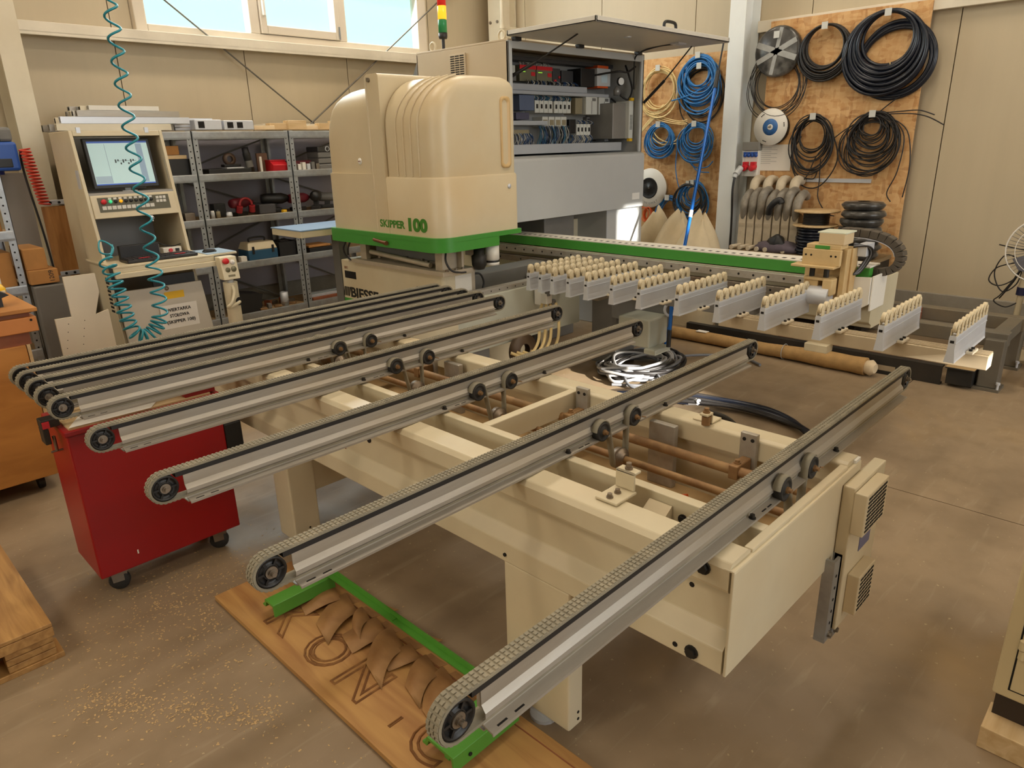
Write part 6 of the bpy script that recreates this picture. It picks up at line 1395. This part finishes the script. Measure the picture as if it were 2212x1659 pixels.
# curled veneer offcuts lying across the board
random.seed(12)
VN = wood('veneer', 'A98050', '845C34', 2, (3, 3, 3))
VL = ['at the far end under the green bar', 'second from the far end', 'third from the far end', 'fourth, curling towards the letter O', 'fifth, doubled over', 'beside the letter N', 'pointed piece past the letter N', 'wide piece before the near green bar', 'seventh piece with a bent tip', 'next to the near belt pulley']
for k in range(10):
    y = 2.27-k*.098; w_ = .085+.025*((k*7) % 3); x0 = 1.19; ln = .11+.03*(k % 3)
    rows = []
    for i in range(11):
        u = i/10; bend = (1, -.4, .7, 1.1, -.2)[k % 5]
        xx = x0-ln*u; yy = y-.09*bend*u*u; zz = .0245+.0022*(9-k)*(1-u)+.014*math.sin(math.pi*u)*(.5+.5*(k % 2))
        hw = w_*.5
        rows.append([(xx-.25*hw, yy-hw, zz), (xx+.25*hw, yy+hw, zz+.003), (xx+.25*hw, yy+hw, zz+.0045), (xx-.25*hw, yy-hw, zz+.0015)])
    one(MB().loft(rows), 'veneer_offcut', VN, 'curled brown veneer offcut on the oak board, '+VL[k], 'offcut', 'veneer offcuts on the board')
for k in range(7):
    y = 2.12-k*.13
    one(MB().hexa([(1.20, y-.035, .0235), (1.285+.02*(k % 2), y-.06, .014), (1.275, y+.04, .014), (1.20, y+.045, .0235), (1.20, y-.035, .0255), (1.285+.02*(k % 2), y-.06, .016), (1.275, y+.04, .016), (1.20, y+.045, .0255)]), 'veneer_strip', VN, 'flat veneer strip sticking out past the green bar, %s' % ('farthest', 'second farthest', 'third farthest', 'middle', 'third nearest', 'second nearest', 'nearest')[k], 'strip', 'veneer strips by the green bar')
GF = thing('green_frame', 'green painted steel frame lying on the oak board', 'frame', (1.1, 1.75, .03))
def angle(p0, p1, w_, h_, nm):
    a = Vector(p0); b = Vector(p1); d = (b-a).normalized(); s = Vector((-d.y, d.x, 0))*w_
    mb = MB(); up = Vector((0, 0, h_)); t_ = Vector((0, 0, .006)); st = s.normalized()*.006
    mb.hexa([a, b, b+s, a+s, a+t_, b+t_, b+s+t_, a+s+t_]); mb.hexa([a, b, b+st, a+st, a+up, b+up, b+st+up, a+st+up])
    return mb.build(nm, M('frame_green', '4F8F30', .4, 0, .06, 5), GF)
angle((1.205, 1.25, .10), (1.205, 2.30, .10), .028, .025, 'long_bar')
MB().box(1.178, 1.205, 1.79, 1.83, .106, .110).build('bar_joint', MATS['frame_green'], GF)
for y0_, y1_ in ((2.20, 2.29), (1.19, 1.33)):
    MB().prism([(y0_, .045), (y0_+.008, .045), (y0_+.012, .085), (y1_-.03, .085), (y1_-.02, .06), (y1_, .06), (y1_, .068), (y1_-.012, .07), (y1_-.022, .095), (y0_+.004, .095)], 'x', .94, 1.20).build('end_channel', MATS['frame_green'], GF, bevel=.002)
    for x in (.97, 1.16): MB().box(x, x+.02, (y0_+y1_)/2-.01, (y0_+y1_)/2+.01, .023, .09).build('foot', MATS['frame_green'], GF)
MB().cyl((1.0, 1.187, .07), (1.0, 1.19, .07), .006, 8).build('screw_hole', HOLE, GF)
# sawdust and chips
random.seed(33); mb = MB()
for k in range(2600):
    if k < 1300: x = random.gauss(.80, .22); y = random.gauss(2.5, .28)
    elif k < 1900: u = random.random(); x = .30+.42*u+random.gauss(0, .035); y = 2.35-.55*u+random.gauss(0, .04)
    else: x = random.uniform(.2, 1.3); y = random.uniform(1.2, 2.9)
    if .84 < x < 1.25 and y < 2.56: continue
    a = random.uniform(0, 6.28); l = random.uniform(.0015, .005); w_ = l*.5
    c, s = math.cos(a), math.sin(a)
    mb.add([(x+c*l-s*w_, y+s*l+c*w_, .0012), (x-c*l-s*w_, y-s*l+c*w_, .0008), (x-c*l+s*w_, y-s*l-c*w_, .0012), (x+c*l+s*w_, y+s*l-c*w_, .002)], [(0, 1, 2, 3)])
o = mb.build('sawdust', M('sawdust_tan', 'C0A070', .9, 0, .1, 30)); o['label'] = 'scattered sawdust and chips on the concrete floor'; o['category'] = 'sawdust'; o['kind'] = 'stuff'

# pallet at the lower left
PT = thing('wooden_pallet', 'plywood-topped wooden pallet at the lower left corner', 'pallet', (-.2, 3.05, 0))
MB().box(-.75, .33, 2.62, 3.42, .138, .152).build('deck_sheet', PALLETW, PT, bevel=.002)
for k in range(3): MB().box(-.75, .33, 2.62+k*.0, 2.72, .10, .136).build('stringer_board', PALLETW, PT, bevel=.002) if k == 0 else MB().box(-.75, .33, 2.62+.35*k, 2.72+.35*k, .10, .136).build('stringer_board', PALLETW, PT, bevel=.002)
for x in (.20, -.21, -.62):
    for y in (2.63, 2.98, 3.31):
        for q in range(3): MB().box(x-.02, x+.125, y, y+.10, .022+q*.026, .046+q*.026).build('block_layer', PALLETW, PT, bevel=.002)
for y in (2.63, 2.98, 3.31): MB().box(-.75, .345, y-.005, y+.105, 0, .021).build('bottom_board', PALLETW, PT, bevel=.002)
# right edge cabinet
t = thing('beige_locker', 'beige metal locker on a dark plinth at the lower right edge', 'locker', (2.45, -.39, 0))
MB().box(2.14, 2.75, -.95, .175, .15, 1.95).build('body', M('locker_beige', 'CDBB92', .45, 0, .04, 3), t, bevel=.006)  # out-of-view height and length shaped to shade the conveyor end panel
MB().box(2.135, 2.141, -.38, .135, .185, 1.92).build('door', MATS['locker_beige'], t, bevel=.002); MB().box(2.135, 2.141, -.92, -.40, .185, 1.92).build('door', MATS['locker_beige'], t, bevel=.002); MB().box(2.1385, 2.1405, -.385, .14, .18, 1.925).build('door_gap', HOLE, t)
MB().box(2.15, 2.74, -.94, .165, .075, .15).build('plinth', M('plinth_brown', '33271C', .7, 0, .1, 6), t)
for q in ((2.07, 2.20, .04, .175), (2.10, 2.7, -.9, -.8)): MB().box(*q, 0, .075).build('wood_block', PALEW, t, bevel=.003)
for z_ in (.30, 1.0, 1.7): MB().cyl((2.128, .128, z_), (2.128, .128, z_+.028), .008, 8).cyl((2.126, .13, z_+.032), (2.126, .13, z_+.06), .009, 8).build('hinge', MATS['locker_beige'], t)
# floor cables and hoses
random.seed(8)
t = thing('cable_tangle', 'tangled grey cables coiled on the floor under the roller rails', 'cable', (4.4, 2.95, 0))
for q, mt in enumerate((CABLEG, CABLEK, M('pale_cable', 'A4A2A0', .45, 0, .1, 8))):
    mb = MB()
    for k in range(7):
        rx = random.uniform(.22, .42); ry = random.uniform(.16, .30); cx = 4.42+random.uniform(-.07, .07); cy = 2.95+random.uniform(-.06, .06); ph = random.uniform(0, 6)
        mb.tube([(cx+rx*math.cos(a)*(1+.08*math.sin(3*a+ph)), cy+ry*math.sin(a)*(1+.1*math.sin(2*a+ph)), .015+.012*q+.035*(1+math.sin(a*2+ph))*.5+.006*k) for a in [2*math.pi*i/34 for i in range(34)]], .011, 8, True)
    mb.build('cable_loops', mt, t)
for pts in ([(4.3, 3.2, .05), (4.1, 2.9, .06), (4.0, 2.75, .03), (4.05, 2.6, .015)], [(4.2, 3.1, .07), (4.3, 2.8, .08), (4.15, 2.62, .03), (3.98, 2.9, .015)], [(4.6, 2.9, .05), (4.9, 2.85, .03), (5.1, 2.7, .02), (5.2, 2.5, .015), (5.1, 2.3, .015)]):
    MB().tube(spline(pts, 8), .011, 8).build('loose_cable', CABLEG, t)
t = thing('cable_bundle', 'black hoses and cables trailing on the floor behind the conveyor table', 'cable', (3.9, 1.9, 0))
for k in range(6):
    o_ = random.uniform(-.06, .06)
    MB().tube(spline([(3.80+o_, 2.75, .02), (3.95+o_*.5, 2.35+o_, .03+.01*k), (4.12+o_, 1.95, .04), (4.08+o_, 1.60+o_, .03), (3.85, 1.30+o_, .02)], 8), .012+.006*(k % 3 == 0), 8).build('hose', CABLEK if k % 3 else NAVY, t)
MB().cyl((3.98, 2.28, .03), (3.98, 2.20, .05), .025, 10).cyl((3.98, 2.22, .05), (3.96, 2.18, .06), .016, 10).build('connector', ALU2, t)
for pts in ([(2.10, 1.12, .80), (2.25, 1.08, .70), (2.55, 1.15, .35), (2.9, 1.25, .05), (3.4, 1.4, .02)],): MB().tube(spline(pts, 8), .012, 8).build('rising_cable', CABLEK, t)
# paper-wrapped roll on the floor
t = thing('wrapped_roll', 'long brown paper-wrapped roll lying on the floor', 'roll', (5.42, 2.5, 0))
pr = [(5.43, 3.45), (5.43, 2.9), (5.42, 2.4), (5.41, 2.1), (5.405, 1.9), (5.40, 1.72), (5.395, 1.62)]
MB().tube([(x, y, .055+.012*(i > 2)) for i, (x, y) in enumerate(pr)], [.05, .05, .05, .056, .066, .062, .068], 16).build('paper_roll', M('kraft_paper', 'A98552', .8, 0, .15, 14, bump=.4), t)
random.seed(2); MB().tube([(5.395, 1.63, .066), (5.39, 1.58, .066), (5.385, 1.55, .066)], [.045, .06, .035], 14).build('roll_end', M('crumpled_tissue', 'C9B493', .9, 0, .1, 20), t)
for y in (2.25, 1.80): MB().tube([(5.412+.066*math.cos(a), y, .064+.060*math.sin(a)) for a in [2*math.pi*i/20 for i in range(20)]], .003, 6, True).build('tie', TAPE, t)
MB().box(5.40, 5.46, 2.95, 3.05, .104, .106).build('roll_label', PAPER, t)
# low steel frame and black beams by the right wall
t = thing('steel_stand', 'low grey steel frame with a heavy corner leg by the right wall', 'stand', (5.95, 1.9, 0))
for x in (5.62, 6.18): MB().box(x, x+.10, .82, 3.05, .30, .40).build('long_beam', GSTEEL, t, bevel=.006)
for y in (.84, 1.50, 2.10, 2.90): MB().box(5.72, 6.18, y, y+.09, .30, .395).build('cross_beam', GSTEEL if y != 1.5 else BROWN, t, bevel=.004)
for x, y in ((5.57, .825), (5.57, 2.84), (6.22, .83), (6.22, 2.84)):
    l = MB().box(x, x+.13, y, y+.12, .02, .36).build('leg', GSTEEL, t, bevel=.006); MB().box(x-.02, x+.15, y-.02, y+.14, 0, .02).build('foot_plate', GSTEEL, l); MB().cyl((x-.005, y-.008, .02), (x-.005, y-.008, .06), .008, 8).cyl((x-.005, y-.008, .055), (x-.005, y-.008, .07), .014, 6).build('levelling_bolt', ALU2, l)
t = thing('steel_channel', 'long black steel channel lying on the floor in front of the low frame', 'channel', (5.4, 2.0, 0))
MB().prism([(5.50, .0), (5.56, .0), (5.56, .012), (5.515, .012), (5.515, .128), (5.56, .128), (5.56, .14), (5.50, .14)], 'y', 1.15, 3.2).build('channel', BSTEEL, t, bevel=.002)
MB().box(5.4985, 5.5, 1.45, 1.75, .03, .07).build('pale_patch', M('patch_tan', '9C8A6E', .7, 0, .05, 6), t)
for k, (y, lb) in enumerate(((1.42, 'nearest'), (1.72, 'second'), (2.05, 'third'), (2.45, 'farthest'))):
    one(MB().prism([(y, .0), (y+.09, .0), (y+.09, .012), (y+.01, .012), (y+.01, .09), (y, .09)], 'x', 5.75, 6.15), 'angle_iron', BROWN, 'rusty brown angle iron lying inside the low frame, '+lb, 'angle iron', 'angle irons in the low frame', .002)
o = one(MB().box(5.50, 5.95, .96, 1.12, .02, .135).box(5.48, 5.97, .95, 1.13, .135, .145), 'steel_beam', BSTEEL, 'short dark steel beam with a rusty top at the near end of the channel', 'beam', None, .003)
MB().box(5.485, 5.965, .952, 1.128, .145, .1465).build('rusty_face', MATS['dusty_cream'], o); MB().cyl((5.60, 1.0, .1465), (5.60, 1.0, .1475), .014, 10).build('bolt_hole', HOLE, o)
one(MB().box(6.25, 6.65, .28, .62, 0, .62), 'dark_drum_box', BSTEEL, 'tall dark steel box at the right edge beyond the low frame', 'box', None, .01)
t = thing('pipe_stub', 'grey pipe stub on a wooden block at the right edge', 'pipe', (5.95, .55, .0)); MB().box(5.80, 6.10, .40, .70, 0, .05).build('wood_block', BROWN, t); MB().lathe([(.03, 0), (.055, 0), (.055, .2), (.03, .2)], (5.84, .56, .105), (1, 0, 0), 18).build('pipe', STEEL, t)
# blue-handled file standing in the motor foot
t = thing('blue_file', 'blue-handled tool standing upright beside the grey gear motor', 'tool', (4.25, 2.62, .296)); MB().cyl((4.235, 2.60, .297), (4.25, 2.605, .42), .016, 10).build('black_grip', BLACK, t); MB().cyl((4.25, 2.605, .42), (4.28, 2.615, .63), .014, 10).build('blue_handle', MATS['gloss_blue_metal'], t)
